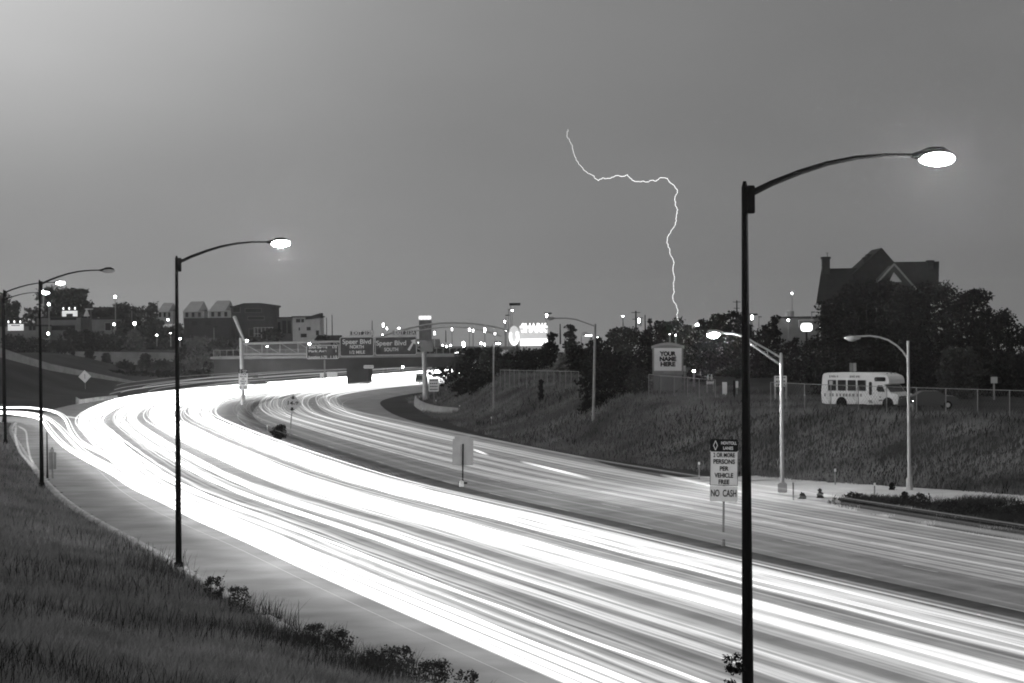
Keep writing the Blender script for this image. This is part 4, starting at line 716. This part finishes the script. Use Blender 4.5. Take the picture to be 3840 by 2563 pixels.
def car(x, D, label, m, L=4.4, rz=0., pick=False, h=1.35, yb=None):
    b = P(x, yb or 1500, D); r = empty('parked_car', (b[0], D, tz(b[0], D) if yb is None else float(b[2])), label, 'car', rz=rz); k = h/1.35
    pr = [(0, .3), (0, .75), (.3, .95), (1.0, 1.0), (1.5, 1.34), (2.7, 1.34), (3.3, .98), (4.1, .86), (4.4, .65), (4.4, .3)] if not pick else [(0, .4), (0, .95), (1.9, .95), (1.95, 1.5), (2.9, 1.5), (3.35, 1.02), (4.3, .92), (4.4, .7), (4.4, .4)]
    MB().prism([(a-L/2, z*k) for a, z in pr], -.85, .85).build('body', m, r, bevel=.05)
    MB().prism([(-.6, 1.0*k), (-.35, 1.26*k), (.4, 1.26*k), (.85, 1.0*k)], -.87, -.85).build('side_window', M['glass'], r)
    for wx in (-1.35, 1.35):
        for sy in (-1, 1): wh = MB().tube([(wx, sy*.76-.1, .31), (wx, sy*.76+.1, .31)], .31, 16).build('wheel', M['rubber'], r); MB().tube([(wx, sy*.85-.02, .31), (wx, sy*.85+.02, .31)], .17, 12).build('rim', M['palepole'], wh)
    for sy in (-1, 1): MB().box((L/2+.0, sy*.6, .7*k), (.06, .25, .14)).build('headlight', M['lampoff'], r)
car(3478, 176, 'dark car parked nose left beside the white bus', mat('dark_paint', .06, .3), rz=R(178))
car(2832, 345, 'white pickup half hidden by the tallest black post', mat('white_paint', .5, .35), rz=R(170), pick=True, yb=1477)

# ------------------------------------------------------------------ name board and other boards on the bank
def name_board():
    D = 214.; b = P(2504, 1485, D); k = D/FPX; r = empty('name_board', (b[0], D, float(b[2])-.3), 'board reading YOUR NAME HERE on a solid plinth above the bank', 'billboard', rz=R(-4), ry=.012); z = lambda y: (1485-y)*k+.3
    MB().prism([(-1.24, 0), (-1.24, z(1404)), (1.24, z(1404)), (1.24, 0)], -.2, .2).build('plinth', M['wallmid'], r)
    fr = MB().prism([(-1.36, z(1405)), (-1.36, z(1300)), (-.8, z(1293)), (0, z(1290)), (.8, z(1293)), (1.36, z(1300)), (1.36, z(1405))], -.3, .3).build('frame', M['greypole'], r)
    cap = MB(); n = 9; xs_ = np.linspace(-1.45, 1.45, n); zz = [z(1299)+.32*(1-(x/1.45)**2) for x in xs_]
    cap.prism([(x, h) for x, h in zip(xs_, zz)]+[(x, h-.22) for x, h in zip(xs_[::-1], zz[::-1])], -.36, .36).build('arched_cap', M['concrete'], r)
    pn = MB().box((0, -.32, (z(1306)+z(1391))/2), (2.42, .05, z(1306)-z(1391))).build('sign_panel', M['signwhite'], r)
    merge_text([('YOUR', .36, (0, -.36, z(1328)), 1.45, .032), ('NAME', .36, (0, -.36, z(1347.5)), 1.48, .032), ('HERE', .36, (0, -.36, z(1367)), 1.32, .032)], M['signblack'], pn)
name_board()
post_sign(2904, 2950, 1410, 1451, 190, 1506, 'white notice board on two pale legs behind the two-bar lamp post', legs=2, rows=3, frame='palepole', name='notice_board', cat='notice board')
post_sign(2709, 2726, 1434, 1482, 205, 1486, 'plain white upright panel left of the tallest black post', name='display_board', cat='board')
post_sign(2750, 2756, 1428, 1500, 195, 1512, 'dark narrow totem left of the tallest black post', m='signblack', name='totem_sign', cat='sign')
post_sign(2759, 2768, 1430, 1455, 205, 1480, 'narrow white pennant sign touching the dark totem', name='pennant_sign', cat='sign')
post_sign(2650, 2677, 1430, 1442, 208, 1490, 'small pale sign with rows below two leaf shaped finials', rows=2, legs=2, name='small_sign', cat='sign')
post_sign(2563, 2571, 1372, 1393, 214, 1480, 'small grey plate beside the name board', m='signback', name='small_plate', cat='sign')
post_sign(3186, 3198, 1362, 1394, 190, 1500, 'left one of two narrow grey panels rising behind the bus roof', m='greypole', name='narrow_panel', cat='panel')
post_sign(3200, 3211, 1362, 1394, 190, 1500, 'right one of two narrow grey panels rising behind the bus roof', m='signback', name='narrow_panel', cat='panel')
post_sign(3716, 3740, 1414, 1438, 185, 1500, 'small pale square sign under the trees at the far right', m='signback', name='small_sign', cat='sign')
for x, lb in ((2655, 'left'), (2668, 'right')):
    c = P(x, 1416, 208); k = 208/FPX; o = MB().prism([(0, 11*k), (-4.5*k, 0), (-3*k, -8*k), (0, -12*k), (3*k, -8*k), (4.5*k, 0)], -.05, .05).build('finial', M['signback'], loc=(c[0], 208, float(c[2]))); tag(o, lb+' one of two pale leaf shaped finials above the small sign', 'finial')

# chain-link fences along the bank top
def fence(px, label, D0, D1, hpx0, hpx1, m='greypole'):
    pts = []
    for i, x in enumerate(px):
        t = i/(len(px)-1); D = D0+(D1-D0)*t; yt = hpx0[0]+(hpx1[0]-hpx0[0])*t; yb = hpx0[1]+(hpx1[1]-hpx0[1])*t; a = P(x, yb, D); c = P(x, yt, D); pts.append((a, c))
    b = pts[0][0]; r = empty('chain_link_fence', tuple(b), label, 'fence'); rel = lambda p: tuple(float(v) for v in (p-b))
    for a, c in pts: MB().tube([(rel(a)[0], rel(a)[1], rel(a)[2]-.5), rel(c)], .035, 6).build('post', M[m], r)
    MB().tube([rel(c) for a, c in pts], .025, 6).build('top_rail', M[m], r)
    wv = MB()
    for (a, c), (a2, c2) in zip(pts[:-1], pts[1:]):
        L_ = np.linalg.norm(a2-a); n = max(4, int(L_/.22))
        for j in range(n):
            t0, t1 = j/n, min(1, (j+5)/n)
            for u, v in (((t0, 0), (t1, 1)), ((t0, 1), (t1, 0))):
                f = lambda s_, h_: rel((a+(a2-a)*s_)*(1-h_)+(c+(c2-c)*s_)*h_); p, q_ = f(*u), f(*v); e = .006; n0 = len(wv.v)
                wv.v += [(p[0]-e, p[1], p[2]), (p[0]+e, p[1], p[2]), (q_[0]+e, q_[1], q_[2]), (q_[0]-e, q_[1], q_[2])]; wv.f.append((n0, n0+1, n0+2, n0+3))
    me = bpy.data.meshes.new('wire_mesh'); me.from_pydata(wv.v, [], wv.f); link_mesh('wire_mesh', me, M['wire'], r)
fence([1876, 1893, 1911, 1928, 1946, 1975, 2003, 2028, 2052, 2077, 2100, 2121, 2142, 2170], 'grey post fence on the bank beneath the lit billboard', 262, 228, (1388, 1436), (1394, 1440))
fence([2433, 2478, 2528, 2578, 2622, 2682], 'wire fence in front of the name board', 205, 196, (1405, 1470), (1425, 1500))
fence([2890, 2950, 3017, 3116, 3219, 3325, 3437, 3547, 3666, 3786, 3915], 'chain-link fence in front of the bus along the right bank', 176, 160, (1434, 1505), (1468, 1560))

# ------------------------------------------------------------------ trees
def tree(x, yt, yb, wpx, D, label, m='leaf', dens=1., name='tree', group='trees and shrubs', cat='tree', shape='round', low=.12):
    b = P(x, yb, D); k = D/FPX; h = (yb-yt)*k; wd = wpx*k/2; g0 = tz(b[0], D); zb = min(float(b[2]), g0) if float(b[2]) < g0+3 else float(b[2]); h += float(b[2])-zb
    r = empty(name, (b[0], D, zb-.1), label, cat, group); rg = random.Random(int(x*7+yt))
    if cat == 'tree':
        tr = MB().tube([(0, 0, 0), (.05*wd, 0, h*.3), (-.03*wd, .1, h*.6), (0, 0, h*.85)], [max(.08, h*.035), h*.028, h*.016, .02], 7)
        for j in range(5):
            a = rg.uniform(0, 6.28); z = h*rg.uniform(.25, .6); tr.tube([(0, 0, z), (math.cos(a)*wd*.4, math.sin(a)*wd*.4, z+h*.12), (math.cos(a)*wd*.75, math.sin(a)*wd*.75, z+h*.2)], [h*.012, h*.008, .015], 5)
        tr.build('trunk', M['bark'], r)
    ls = max(.03, D*(.00075 if D > 150 else .00055)); nc = 44 if shape != 'cone' else 30; rn = np.random.default_rng(int(x*13+yt*3+D)); cs = []
    for i in range(nc):
        t = rn.uniform(low, 1)**.85; zc = h*t
        if shape == 'round': rad = wd*math.sqrt(max(.03, 1-((t-.5)/.56)**2))
        elif shape == 'cone': rad = wd*(1.08-t)
        else: rad = wd*(.55+.45*math.sin(t*9+x))*min(1, 2.4*(1.04-t))
        a = rn.uniform(0, 6.28); q = rn.uniform(.35, .95)*rad; cr = rn.uniform(.22, .46)*min(wd, h*.6)
        cs.append((math.cos(a)*q, math.sin(a)*q, min(zc, h-cr*.8), cr))
    area = 3.0*wd*h; n = int(min(14000, max(500, dens*3.2*area/ls**2*.55))); per = max(6, n//nc); PV = []
    for cx, cy, cz, cr in cs:
        u = rn.normal(size=(per, 3)); u /= np.linalg.norm(u, axis=1)[:, None]; rr = cr*rn.uniform(.15, 1.12, (per, 1))**.8; PV.append(np.array([cx, cy, cz])+u*rr*np.array([1, 1, .8]))
    nf = int(n*.55); t = rn.uniform(.02, .93, nf); e_ = wd*np.sqrt(np.maximum(.0, 1-((t-.46)/.49)**2)) if shape != 'cone' else wd*(1.0-t)
    if D > 60 and cat == 'tree' or D > 180:                      # inner mass of twigs and leaves that closes the crown
        a = rn.uniform(0, 6.283, nf); q = e_*np.sqrt(rn.uniform(0, 1, nf))*(.80+.12*np.sin(a*5+t*17+x)); PV.append(np.stack([np.cos(a)*q, np.sin(a)*q, h*t*.97], 1))
    C = np.concatenate(PV); C = C[C[:, 2] > 0]; n = len(C); A = rn.normal(size=(n, 3)); A /= np.linalg.norm(A, axis=1)[:, None]; B = np.cross(A, rn.normal(size=(n, 3))); B /= np.linalg.norm(B, axis=1)[:, None]
    sz = ls*rn.uniform(.5, 1.25, (n, 1)); Vx = np.stack([C-A*sz, C+B*sz*.6, C+A*sz, C-B*sz*.6], 1).reshape(-1, 3); F = np.arange(4*n).reshape(n, 4)
    link_mesh('crown', np_mesh('crown', Vx, F), M[m], r); return r
TR = [ # x, ytop, ybase, width, D, label, material, shape
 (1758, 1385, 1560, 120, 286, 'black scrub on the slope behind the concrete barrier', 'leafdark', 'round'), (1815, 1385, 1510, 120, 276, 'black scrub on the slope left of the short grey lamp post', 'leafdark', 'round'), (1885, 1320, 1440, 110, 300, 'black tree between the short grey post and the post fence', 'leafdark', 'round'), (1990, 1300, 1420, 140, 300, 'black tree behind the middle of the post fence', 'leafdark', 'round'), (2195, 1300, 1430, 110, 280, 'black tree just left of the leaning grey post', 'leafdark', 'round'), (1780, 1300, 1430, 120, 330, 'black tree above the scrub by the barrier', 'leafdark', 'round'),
 (1650, 1300, 1345, 90, 540, 'far dark tree under the left foot of the arch', 'leafdark', 'round'), (1720, 1306, 1345, 100, 545, 'far dark tree under the crown of the arch', 'leafdark', 'round'), (1790, 1304, 1345, 100, 540, 'far dark tree under the right of the arch', 'leafdark', 'round'), (1850, 1298, 1345, 80, 545, 'far dark tree by the short grey lamp post', 'leafdark', 'round'), (1580, 1300, 1345, 90, 550, 'far dark tree behind the gantry post', 'leafdark', 'round'),
 (12, 1095, 1290, 110, 560, 'dark tree at the very left edge on the hill', 'leaf', 'round'), (62, 1125, 1290, 90, 555, 'smaller dark tree beside the one at the left edge', 'leaf', 'cone'), (120, 1150, 1260, 80, 560, 'low tree filling the dip at the left', 'leaf', 'round'),
 (200, 1070, 1260, 150, 570, 'tallest dark tree on the left hill, rounded top', 'leaf', 'round'), (262, 1078, 1250, 120, 575, 'tall dark tree right of the tallest on the left hill', 'leaf', 'round'), (300, 1080, 1250, 90, 572, 'right shoulder of the tall tree group on the left hill', 'leaf', 'round'), (335, 1125, 1240, 50, 570, 'small tree at the right of the tall tree group', 'leaf', 'round'),
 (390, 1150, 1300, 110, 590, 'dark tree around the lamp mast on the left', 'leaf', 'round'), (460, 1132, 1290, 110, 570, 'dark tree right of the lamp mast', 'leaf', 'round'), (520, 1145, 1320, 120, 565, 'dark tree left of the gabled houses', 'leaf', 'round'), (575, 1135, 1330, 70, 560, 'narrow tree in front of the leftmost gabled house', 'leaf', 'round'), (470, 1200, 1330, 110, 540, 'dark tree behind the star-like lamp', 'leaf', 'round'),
 (590, 1200, 1340, 120, 520, 'broad dark tree below the gabled houses', 'leaf', 'round'), (650, 1210, 1350, 110, 515, 'broad tree behind the second black post', 'leaf', 'round'), (505, 1235, 1330, 70, 505, 'pale lit bush under the star-like lamp', 'leafpalelit', 'round'), (280, 1230, 1330, 140, 500, 'dark bush in front of the warehouse', 'leaf', 'round'), (350, 1240, 1335, 120, 500, 'dark bush right of the warehouse', 'leaf', 'round'), (420, 1250, 1335, 100, 498, 'dark bush below the garage', 'leaf', 'round'), (60, 1250, 1345, 130, 470, 'wide dark bush at the far left above the ramp', 'leaf', 'round'), (140, 1260, 1370, 130, 468, 'wide dark bush right of the far left one above the ramp', 'leaf', 'round'), (215, 1280, 1390, 110, 466, 'dark bush above the ramp wall', 'leaf', 'round'),
 (195, 1350, 1400, 70, 455, 'bush at the left end of the retaining wall', 'leaf', 'round'), (275, 1318, 1392, 26, 470, 'slim upright shrub against the retaining wall', 'leaf', 'cone'), (250, 1340, 1392, 30, 470, 'small shrub left of the slim upright one', 'leaf', 'round'), (335, 1312, 1400, 46, 470, 'shrub taller than the retaining wall', 'leaf', 'round'), (400, 1325, 1400, 50, 468, 'round shrub right of the tall one at the wall', 'leaf', 'round'), (470, 1350, 1405, 70, 460, 'low shrub in front of the wall, middle', 'leaf', 'round'), (545, 1325, 1410, 60, 465, 'shrub near the right end of the wall', 'leaf', 'round'), (610, 1345, 1415, 90, 460, 'wide low shrub at the right end of the wall', 'leaf', 'round'), (300, 1378, 1412, 130, 448, 'low spreading scrub left of the middle under the wall', 'leafdark', 'round'), (420, 1385, 1425, 150, 444, 'low spreading scrub under the middle of the wall', 'leafdark', 'round'), (530, 1390, 1432, 150, 440, 'low spreading scrub under the right of the wall', 'leafdark', 'round'), (640, 1388, 1436, 150, 436, 'low spreading scrub behind the second black post', 'leafdark', 'round'), (730, 1385, 1432, 130, 436, 'low spreading scrub beneath the pale broad tree', 'leafdark', 'round'), (150, 1362, 1395, 110, 452, 'low spreading scrub above the ramp wall, left', 'leafdark', 'round'),
 (740, 1255, 1420, 120, 450, 'pale lit broad tree right of the second black post', 'leafpalelit', 'round'), (690, 1290, 1420, 90, 455, 'dark tree right behind the second black post', 'leaf', 'round'), (812, 1310, 1425, 60, 440, 'pale drooping willow at the left end of the overpass', 'leafpalelit', 'cone'), (780, 1270, 1410, 80, 452, 'dark tree behind the willow', 'leaf', 'round'), (850, 1265, 1340, 110, 500, 'dark scrub behind the gantry arm', 'leaf', 'round'), (1020, 1232, 1282, 90, 540, 'round dark tree before the unfinished block', 'leafdark', 'round'), (960, 1262, 1300, 90, 530, 'low scrub below the dark building', 'leaf', 'round'), (1210, 1255, 1290, 60, 560, 'low bush right of the white flats', 'leaf', 'round'),
 (1640, 1300, 1400, 70, 440, 'dark bush behind the thin pole right of the gantry', 'leaf', 'round'), (1690, 1330, 1440, 110, 400, 'dark bush right of the gantry post', 'leaf', 'round'), (1740, 1320, 1450, 110, 350, 'dark bush under the star-like lamp by the arch', 'leaf', 'round'), (1700, 1400, 1500, 110, 325, 'thin bush with lights showing through, at the bend', 'leafdark', 'wild'), (1730, 1430, 1540, 110, 305, 'dark bush at the end of the concrete barrier', 'leafdark', 'round'), (1780, 1370, 1500, 120, 300, 'dark bush on the bank left of the short grey lamp post', 'leafdark', 'round'), (1840, 1300, 1450, 110, 300, 'dark tree behind the short grey lamp post', 'leaf', 'round'), (1890, 1340, 1430, 90, 285, 'scrub at the left end of the post fence', 'leaf', 'round'),
 (1940, 1300, 1400, 120, 330, 'lit scrub right under the glaring billboard', 'leafpalelit', 'round'), (2010, 1305, 1410, 120, 320, 'dark scrub below the letters of the billboard', 'leafdark', 'round'), (2060, 1280, 1400, 90, 310, 'dark tree at the right foot of the billboard', 'leafdark', 'round'), (1960, 1350, 1420, 130, 280, 'black hedge behind the post fence', 'leafdark', 'round'), (2070, 1245, 1400, 60, 330, 'tree right beside the billboard', 'leaf', 'round'), (2138, 1214, 1400, 60, 330, 'round topped tree standing out left of the leaning grey post', 'leaf', 'round'), (2105, 1318, 1402, 72, 262, 'pale feathery shrub behind the post fence', 'leafpalelit', 'cone'), (2160, 1290, 1410, 90, 270, 'dark tree right of the feathery shrub', 'leafdark', 'round'),  # lit scrub: the billboard's light is put into its paler leaf colour
 (2222, 1345, 1562, 110, 207, 'tall black shrub at the leaning grey lamp post', 'leafdark', 'round'), (2268, 1330, 1550, 120, 208, 'black thicket right behind the leaning grey lamp post', 'leafdark', 'round'), (2325, 1350, 1525, 130, 211, 'black thicket midway between leaning grey post and name board', 'leafdark', 'round'), (2030, 1420, 1520, 26, 232, 'small dark bush alone on the grass bank', 'leafdark', 'cone'), (2240, 1262, 1450, 110, 260, 'dark tree behind the leaning grey post', 'leafdark', 'round'), (2310, 1225, 1450, 110, 262, 'dark tree under the small oblong lamp', 'leaf', 'round'), (2365, 1222, 1460, 110, 258, 'dark tree under the telegraph pole', 'leaf', 'round'), (2420, 1230, 1470, 100, 255, 'dark tree left of the name board', 'leafdark', 'round'), (2440, 1195, 1400, 40, 300, 'pointed tree left of where the lightning ends', 'leaf', 'cone'), (2475, 1200, 1420, 70, 295, 'black narrow tree above the name board', 'leafdark', 'round'), (2515, 1180, 1420, 120, 310, 'broad tree where the lightning ends', 'leaf', 'round'), (2570, 1215, 1430, 90, 305, 'low tree right of where the lightning ends', 'leaf', 'round'),
 (2300, 1310, 1500, 170, 225, 'broad black thicket higher on the bank left of the name board', 'leafdark', 'round'), (2395, 1375, 1495, 110, 208, 'thicket touching the name board fence', 'leaf', 'round'), (2650, 1195, 1470, 120, 260, 'black tree behind the two leaf finials', 'leafdark', 'round'), (2700, 1172, 1470, 120, 262, 'black tree under the glaring two-bar lamp', 'leafdark', 'round'), (2755, 1165, 1470, 110, 260, 'tall black tree left of the tallest post', 'leafdark', 'round'), (2620, 1240, 1470, 110, 250, 'black tree right above the low globe', 'leafdark', 'round'), (2800, 1200, 1480, 120, 255, 'black tree behind the tallest post', 'leafdark', 'round'), (2860, 1215, 1480, 90, 255, 'black tree between the tallest post and two-bar post', 'leafdark', 'round'), (2905, 1180, 1480, 80, 252, 'bushy tree above the two-bar lamp pole', 'leafdark', 'round'), (2960, 1262, 1490, 120, 245, 'black tree left below the lit square sign', 'leafdark', 'round'), (3040, 1270, 1490, 120, 240, 'black tree right below the lit square sign', 'leafdark', 'round'),
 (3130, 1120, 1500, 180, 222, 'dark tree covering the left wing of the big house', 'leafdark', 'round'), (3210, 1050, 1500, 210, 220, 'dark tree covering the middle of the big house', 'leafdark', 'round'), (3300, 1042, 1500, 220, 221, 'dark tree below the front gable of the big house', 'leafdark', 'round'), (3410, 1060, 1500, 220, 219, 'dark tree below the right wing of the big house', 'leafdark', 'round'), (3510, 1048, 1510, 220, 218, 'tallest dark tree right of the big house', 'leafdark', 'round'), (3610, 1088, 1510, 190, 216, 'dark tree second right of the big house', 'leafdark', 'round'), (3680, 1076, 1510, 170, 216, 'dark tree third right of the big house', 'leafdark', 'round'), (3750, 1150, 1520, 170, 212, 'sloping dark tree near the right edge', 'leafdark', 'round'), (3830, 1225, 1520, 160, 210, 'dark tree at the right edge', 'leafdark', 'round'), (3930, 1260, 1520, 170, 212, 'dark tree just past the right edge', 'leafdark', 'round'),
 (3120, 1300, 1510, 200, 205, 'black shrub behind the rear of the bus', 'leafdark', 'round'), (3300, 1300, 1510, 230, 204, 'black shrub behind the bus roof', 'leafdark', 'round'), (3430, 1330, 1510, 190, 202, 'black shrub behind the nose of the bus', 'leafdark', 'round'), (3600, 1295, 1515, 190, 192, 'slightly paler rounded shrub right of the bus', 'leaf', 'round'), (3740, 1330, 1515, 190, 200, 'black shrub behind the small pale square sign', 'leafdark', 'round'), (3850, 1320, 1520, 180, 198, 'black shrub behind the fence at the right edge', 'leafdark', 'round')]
for (x, yt, yb, w_, D, lb, m, sh) in TR:
    tree(x, yt, yb, w_, D, lb, m, shape=sh, low=.05 if D < 330 else .1, name='shrub' if ('shrub' in lb or 'bush' in lb or 'scrub' in lb or 'hedge' in lb or 'thicket' in lb) else 'tree', cat='shrub' if ('shrub' in lb or 'bush' in lb or 'scrub' in lb or 'hedge' in lb or 'thicket' in lb) else 'tree')
# bushes in the median and on the verge
for (x, yt, yb, w_, lb, m) in ((1050, 1588, 1648, 64, 'dark low bush in the median beside the clearance diamond', 'leafdark'), (3075, 1828, 1868, 30, 'small weed bush right of the dark marker post', 'leaf'), (3010, 1842, 1872, 40, 'low weed bush nearest to the dark marker post', 'leaf'), (3150, 1858, 1892, 90, 'spread weed clump on the gravel verge, left', 'leaf'), (3205, 1838, 1895, 66, 'roundest weed bush on the gravel verge', 'leaf'), (3250, 1868, 1915, 70, 'weed clump right below the roundest bush', 'leaf'), (3345, 1862, 1915, 90, 'weed clump left of the foot of the curved arm post', 'leaf'), (3392, 1838, 1890, 50, 'upright weed bush before the curved arm post', 'leaf'), (3450, 1842, 1900, 80, 'dense weed bush right of the curved arm post', 'leaf'), (3345, 1805, 1838, 36, 'small bush at the bank foot left of the curved arm post', 'leafdark'), (3570, 1866, 1935, 120, 'wide weed thicket on the verge', 'leaf'), (3650, 1872, 1940, 110, 'second wide weed thicket toward the right edge', 'leaf'), (3740, 1868, 1945, 120, 'third wide weed thicket toward the right edge', 'leaf'), (3830, 1872, 1950, 110, 'weed thicket cut by the right edge', 'leaf'),
  (805, 2150, 2262, 80, 'tall weed at the left kerb right of the second black post foot', 'leaf'), (895, 2185, 2290, 90, 'bushy weed at the left kerb', 'leaf'), (1180, 2325, 2440, 90, 'weed tuft at the kerb, lower middle', 'leaf'), (1270, 2345, 2470, 140, 'leafy weed at the kerb, right of the tuft', 'leaf'), (1430, 2410, 2540, 170, 'leafy weed near the bottom edge', 'leaf'), (1510, 2410, 2545, 90, 'upright leafy weed near the bottom edge', 'leaf'), (1620, 2455, 2600, 160, 'leafy weed cut by the bottom edge', 'leaf'), (1750, 2495, 2600, 100, 'last small weed at the bottom edge', 'leaf'), (2750, 2430, 2640, 110, 'leafy stem rising beside the foot of the tallest black post', 'leafdark')):
    b = G(x, yb, 0) if yb < 2000 or x > 2000 else None
    if b is None:
        # find the point of the bank this line of sight meets
        D = 20.
        while D < 110:
            p = P(x, yb, D)
            if p[2] <= tz(p[0], D)+.02: break
            D += .5
    elif yb < 2000: D = float(b[1])
    else: D = 44.
    tree(x, yt, yb, w_, D, lb, m, .8, 'weed_bush', 'weeds and bushes by the road', 'bush', 'round' if w_ > 50 else 'cone', low=.02)

# ------------------------------------------------------------------ grass
def blades(name, Px, Py, h0, h1, wd, m, label, lean=.35):
    n = len(Px); z = terrain(Px, Py)-.03; a = rng.uniform(0, math.pi, n); h = rng.uniform(h0, h1, n); dx = np.cos(a)*wd; dy = np.sin(a)*wd*.5; lx = rng.normal(0, lean, n)*h+.12*h; ly = rng.normal(0, lean, n)*h*.6
    v0 = np.stack([Px-dx, Py-dy, z], 1); v1 = np.stack([Px+dx, Py+dy, z], 1); v2 = np.stack([Px+dx*.6+lx*.4, Py+dy*.6+ly*.4, z+h*.6], 1); v3 = np.stack([Px-dx*.6+lx*.4, Py-dy*.6+ly*.4, z+h*.6], 1); v4 = np.stack([Px+dx*.12+lx, Py+ly, z+h], 1); v5 = np.stack([Px-dx*.12+lx, Py+ly, z+h], 1)
    V = np.stack([v0, v1, v2, v3, v4, v5], 1).reshape(-1, 3); k = np.arange(n)*6; F = np.concatenate([np.stack([k, k+1, k+2, k+3], 1), np.stack([k+3, k+2, k+4, k+5], 1)])
    o = link_mesh(name, np_mesh(name, V, F), m); return tag(o, label, 'grass', kind='stuff')
# near left bank
def patchy(X, Y, s, th): return (np.sin(X*s+1.3*np.sin(Y*s*.7))+np.sin(Y*s*.9+1.7*np.sin(X*s*.8))+rng.normal(0, .6, len(X))) > th
n = 420000; D = 30*np.exp(rng.uniform(0, 1, n)*math.log(255/30)); A = rng.uniform(-.26, .10, n); X = A*D; o, yy = offset_of(X, D); keep = (o < left_edge(yy)-.35); X, D = X[keep], D[keep]
blades('bank_grass', X, D, .12, .42, .005+.00014*D, M['grass'], 'tall unmown grass covering the near left bank')
n = 22000; D = 30*np.exp(rng.uniform(0, 1, n)*math.log(110/30)); A = rng.uniform(-.26, .10, n); X = A*D; o, yy = offset_of(X, D); keep = (o < left_edge(yy)-.2) & patchy(X, D, .35, .7); X, D = X[keep], D[keep]
blades('tall_weeds', X, D, .35, .75, .005+.00012*D, M['leafdark'], 'dark seeding stalks standing out of the near bank grass', .25)
n = 16000; ii = np.where((YR > 52) & (YR < 105))[0]; ii = rng.choice(ii, n); jt = rng.uniform(-1, 1, n); X = REF[ii, 0]+NR[ii, 0]*(left_edge(YR[ii])-rng.exponential(.9, n)-.3)+jt; Y = REF[ii, 1]+NR[ii, 1]*(left_edge(YR[ii])-.6)+jt*.3
keep = patchy(X, Y, .8, .55+np.clip((Y-66)/34, 0, 1)); X, Y = X[keep], Y[keep]
blades('kerb_weeds', X, Y, .25, .95, .014, M['weed'], 'ragged weeds leaning over the near kerb', .28)
# right bank
n = 330000; ii = rng.integers(0, len(REF)-1, n); ff = rng.uniform(0, 1, n); c_ = REF[ii]*(1-ff[:, None])+REF[ii+1]*ff[:, None]; o = foot(c_[:, 1])+rng.uniform(-.4, 22, n); X, Y = (c_+NR[ii]*o[:, None]).T; keep = (Y > 118) & (Y < 345) & (np.abs(X/Y) < .24) & (rng.uniform(0, 1, n) < 1.1-Y/420); X, Y = X[keep], Y[keep]
blades('slope_grass', X, Y, .15, .5, .012+.00016*Y, M['slopegrass'], 'rough grass covering the right bank up to the fences')
keep = patchy(X, Y, .28, .85) & (rng.uniform(0, 1, len(X)) < .10)
blades('slope_weeds', X[keep]+.2, Y[keep]+.1, .35, .7, .045, M['leafdark'], 'dark weed clumps scattered over the right bank', .4)

# weeds of the gravel verge between main road and service road
n = 60000; px = rng.uniform(3120, 4050, n); t_ = rng.uniform(0, 1, n); y0 = np.interp(px, [3120, 3400, 3600, 4050], [1872, 1880, 1878, 1888]); y1 = np.interp(px, [3120, 3246, 3569, 3840, 4050], [1898, 1925, 1992, 2034, 2062]); py = y0+(y1-y0)*t_
gg = np.array([G(a, b)[:2] for a, b in zip(px, py)]); X, Y = gg.T; keep = patchy(X, Y, 1.1, -.1+1.6*(1-np.clip((px-3120)/420, 0, 1))); X, Y = X[keep], Y[keep]
blades('verge_weeds', X, Y, .12, .55, .022, M['weed'], 'dark weeds on the verge between the road and the service road', .35)
# ------------------------------------------------------------------ lightning
LP = [(155, 70), (152, 100), (155, 135), (175, 165), (190, 190), (197, 245), (215, 280), (235, 325), (255, 345), (282, 376), (320, 398), (350, 415), (362, 435), (380, 447), (410, 427), (440, 431), (480, 422), (515, 410), (555, 417), (595, 403), (612, 430), (640, 448), (690, 456), (740, 456), (775, 445), (808, 450), (825, 432), (870, 426), (890, 440), (905, 460), (940, 487), (962, 515), (952, 550), (940, 590), (948, 635), (965, 663), (952, 700), (953, 745), (935, 790), (910, 835), (888, 860), (883, 905), (903, 945), (912, 1000), (937, 1055), (928, 1110), (937, 1180), (933, 1240), (930, 1330), (952, 1362), (965, 1400), (960, 1455), (966, 1480)]
DL = 2600.; pp = [P(2050+u/1.96, 450+v/1.96, DL) for u, v in LP]; b = pp[-1]; jit = []
for i in range(len(pp)-1):
    for t in (0, .33, .66): q = pp[i]*(1-t)+pp[i+1]*t; jit.append(tuple(q-b+np.array([random.uniform(-.9, .9), 0, random.uniform(-.9, .9)]) if t else q-b))
jit.append((0, 0, 0)); nn = len(jit); rad = [.09+.19*min(1, i/(nn*.35)) for i in range(nn)]
o = MB().tube(jit[8:], rad[8:], 6).build('lightning_bolt', M['bolt'], loc=tuple(b)); tag(o, 'thin jagged lightning bolt coming down behind the trees', 'lightning')
MB().tube(jit[:9], .25, 6).build('faint_upper_end', M['boltdim'], o)

# ------------------------------------------------------------------ the hazy evening air
if HAZE:
    m = bpy.data.materials.new('haze'); m.use_nodes = True; t = m.node_tree; t.nodes.clear(); ou = t.nodes.new('ShaderNodeOutputMaterial'); pv = t.nodes.new('ShaderNodeVolumePrincipled')
    pv.inputs['Color'].default_value = (.9, .9, .9, 1); pv.inputs['Density'].default_value = .00011; pv.inputs['Anisotropy'].default_value = .88; t.links.new(pv.outputs[0], ou.inputs['Volume'])
    h = MB().box((0, 825, 2), (5020, 3500, 110)).build('haze', m); tag(h, kind='stuff')
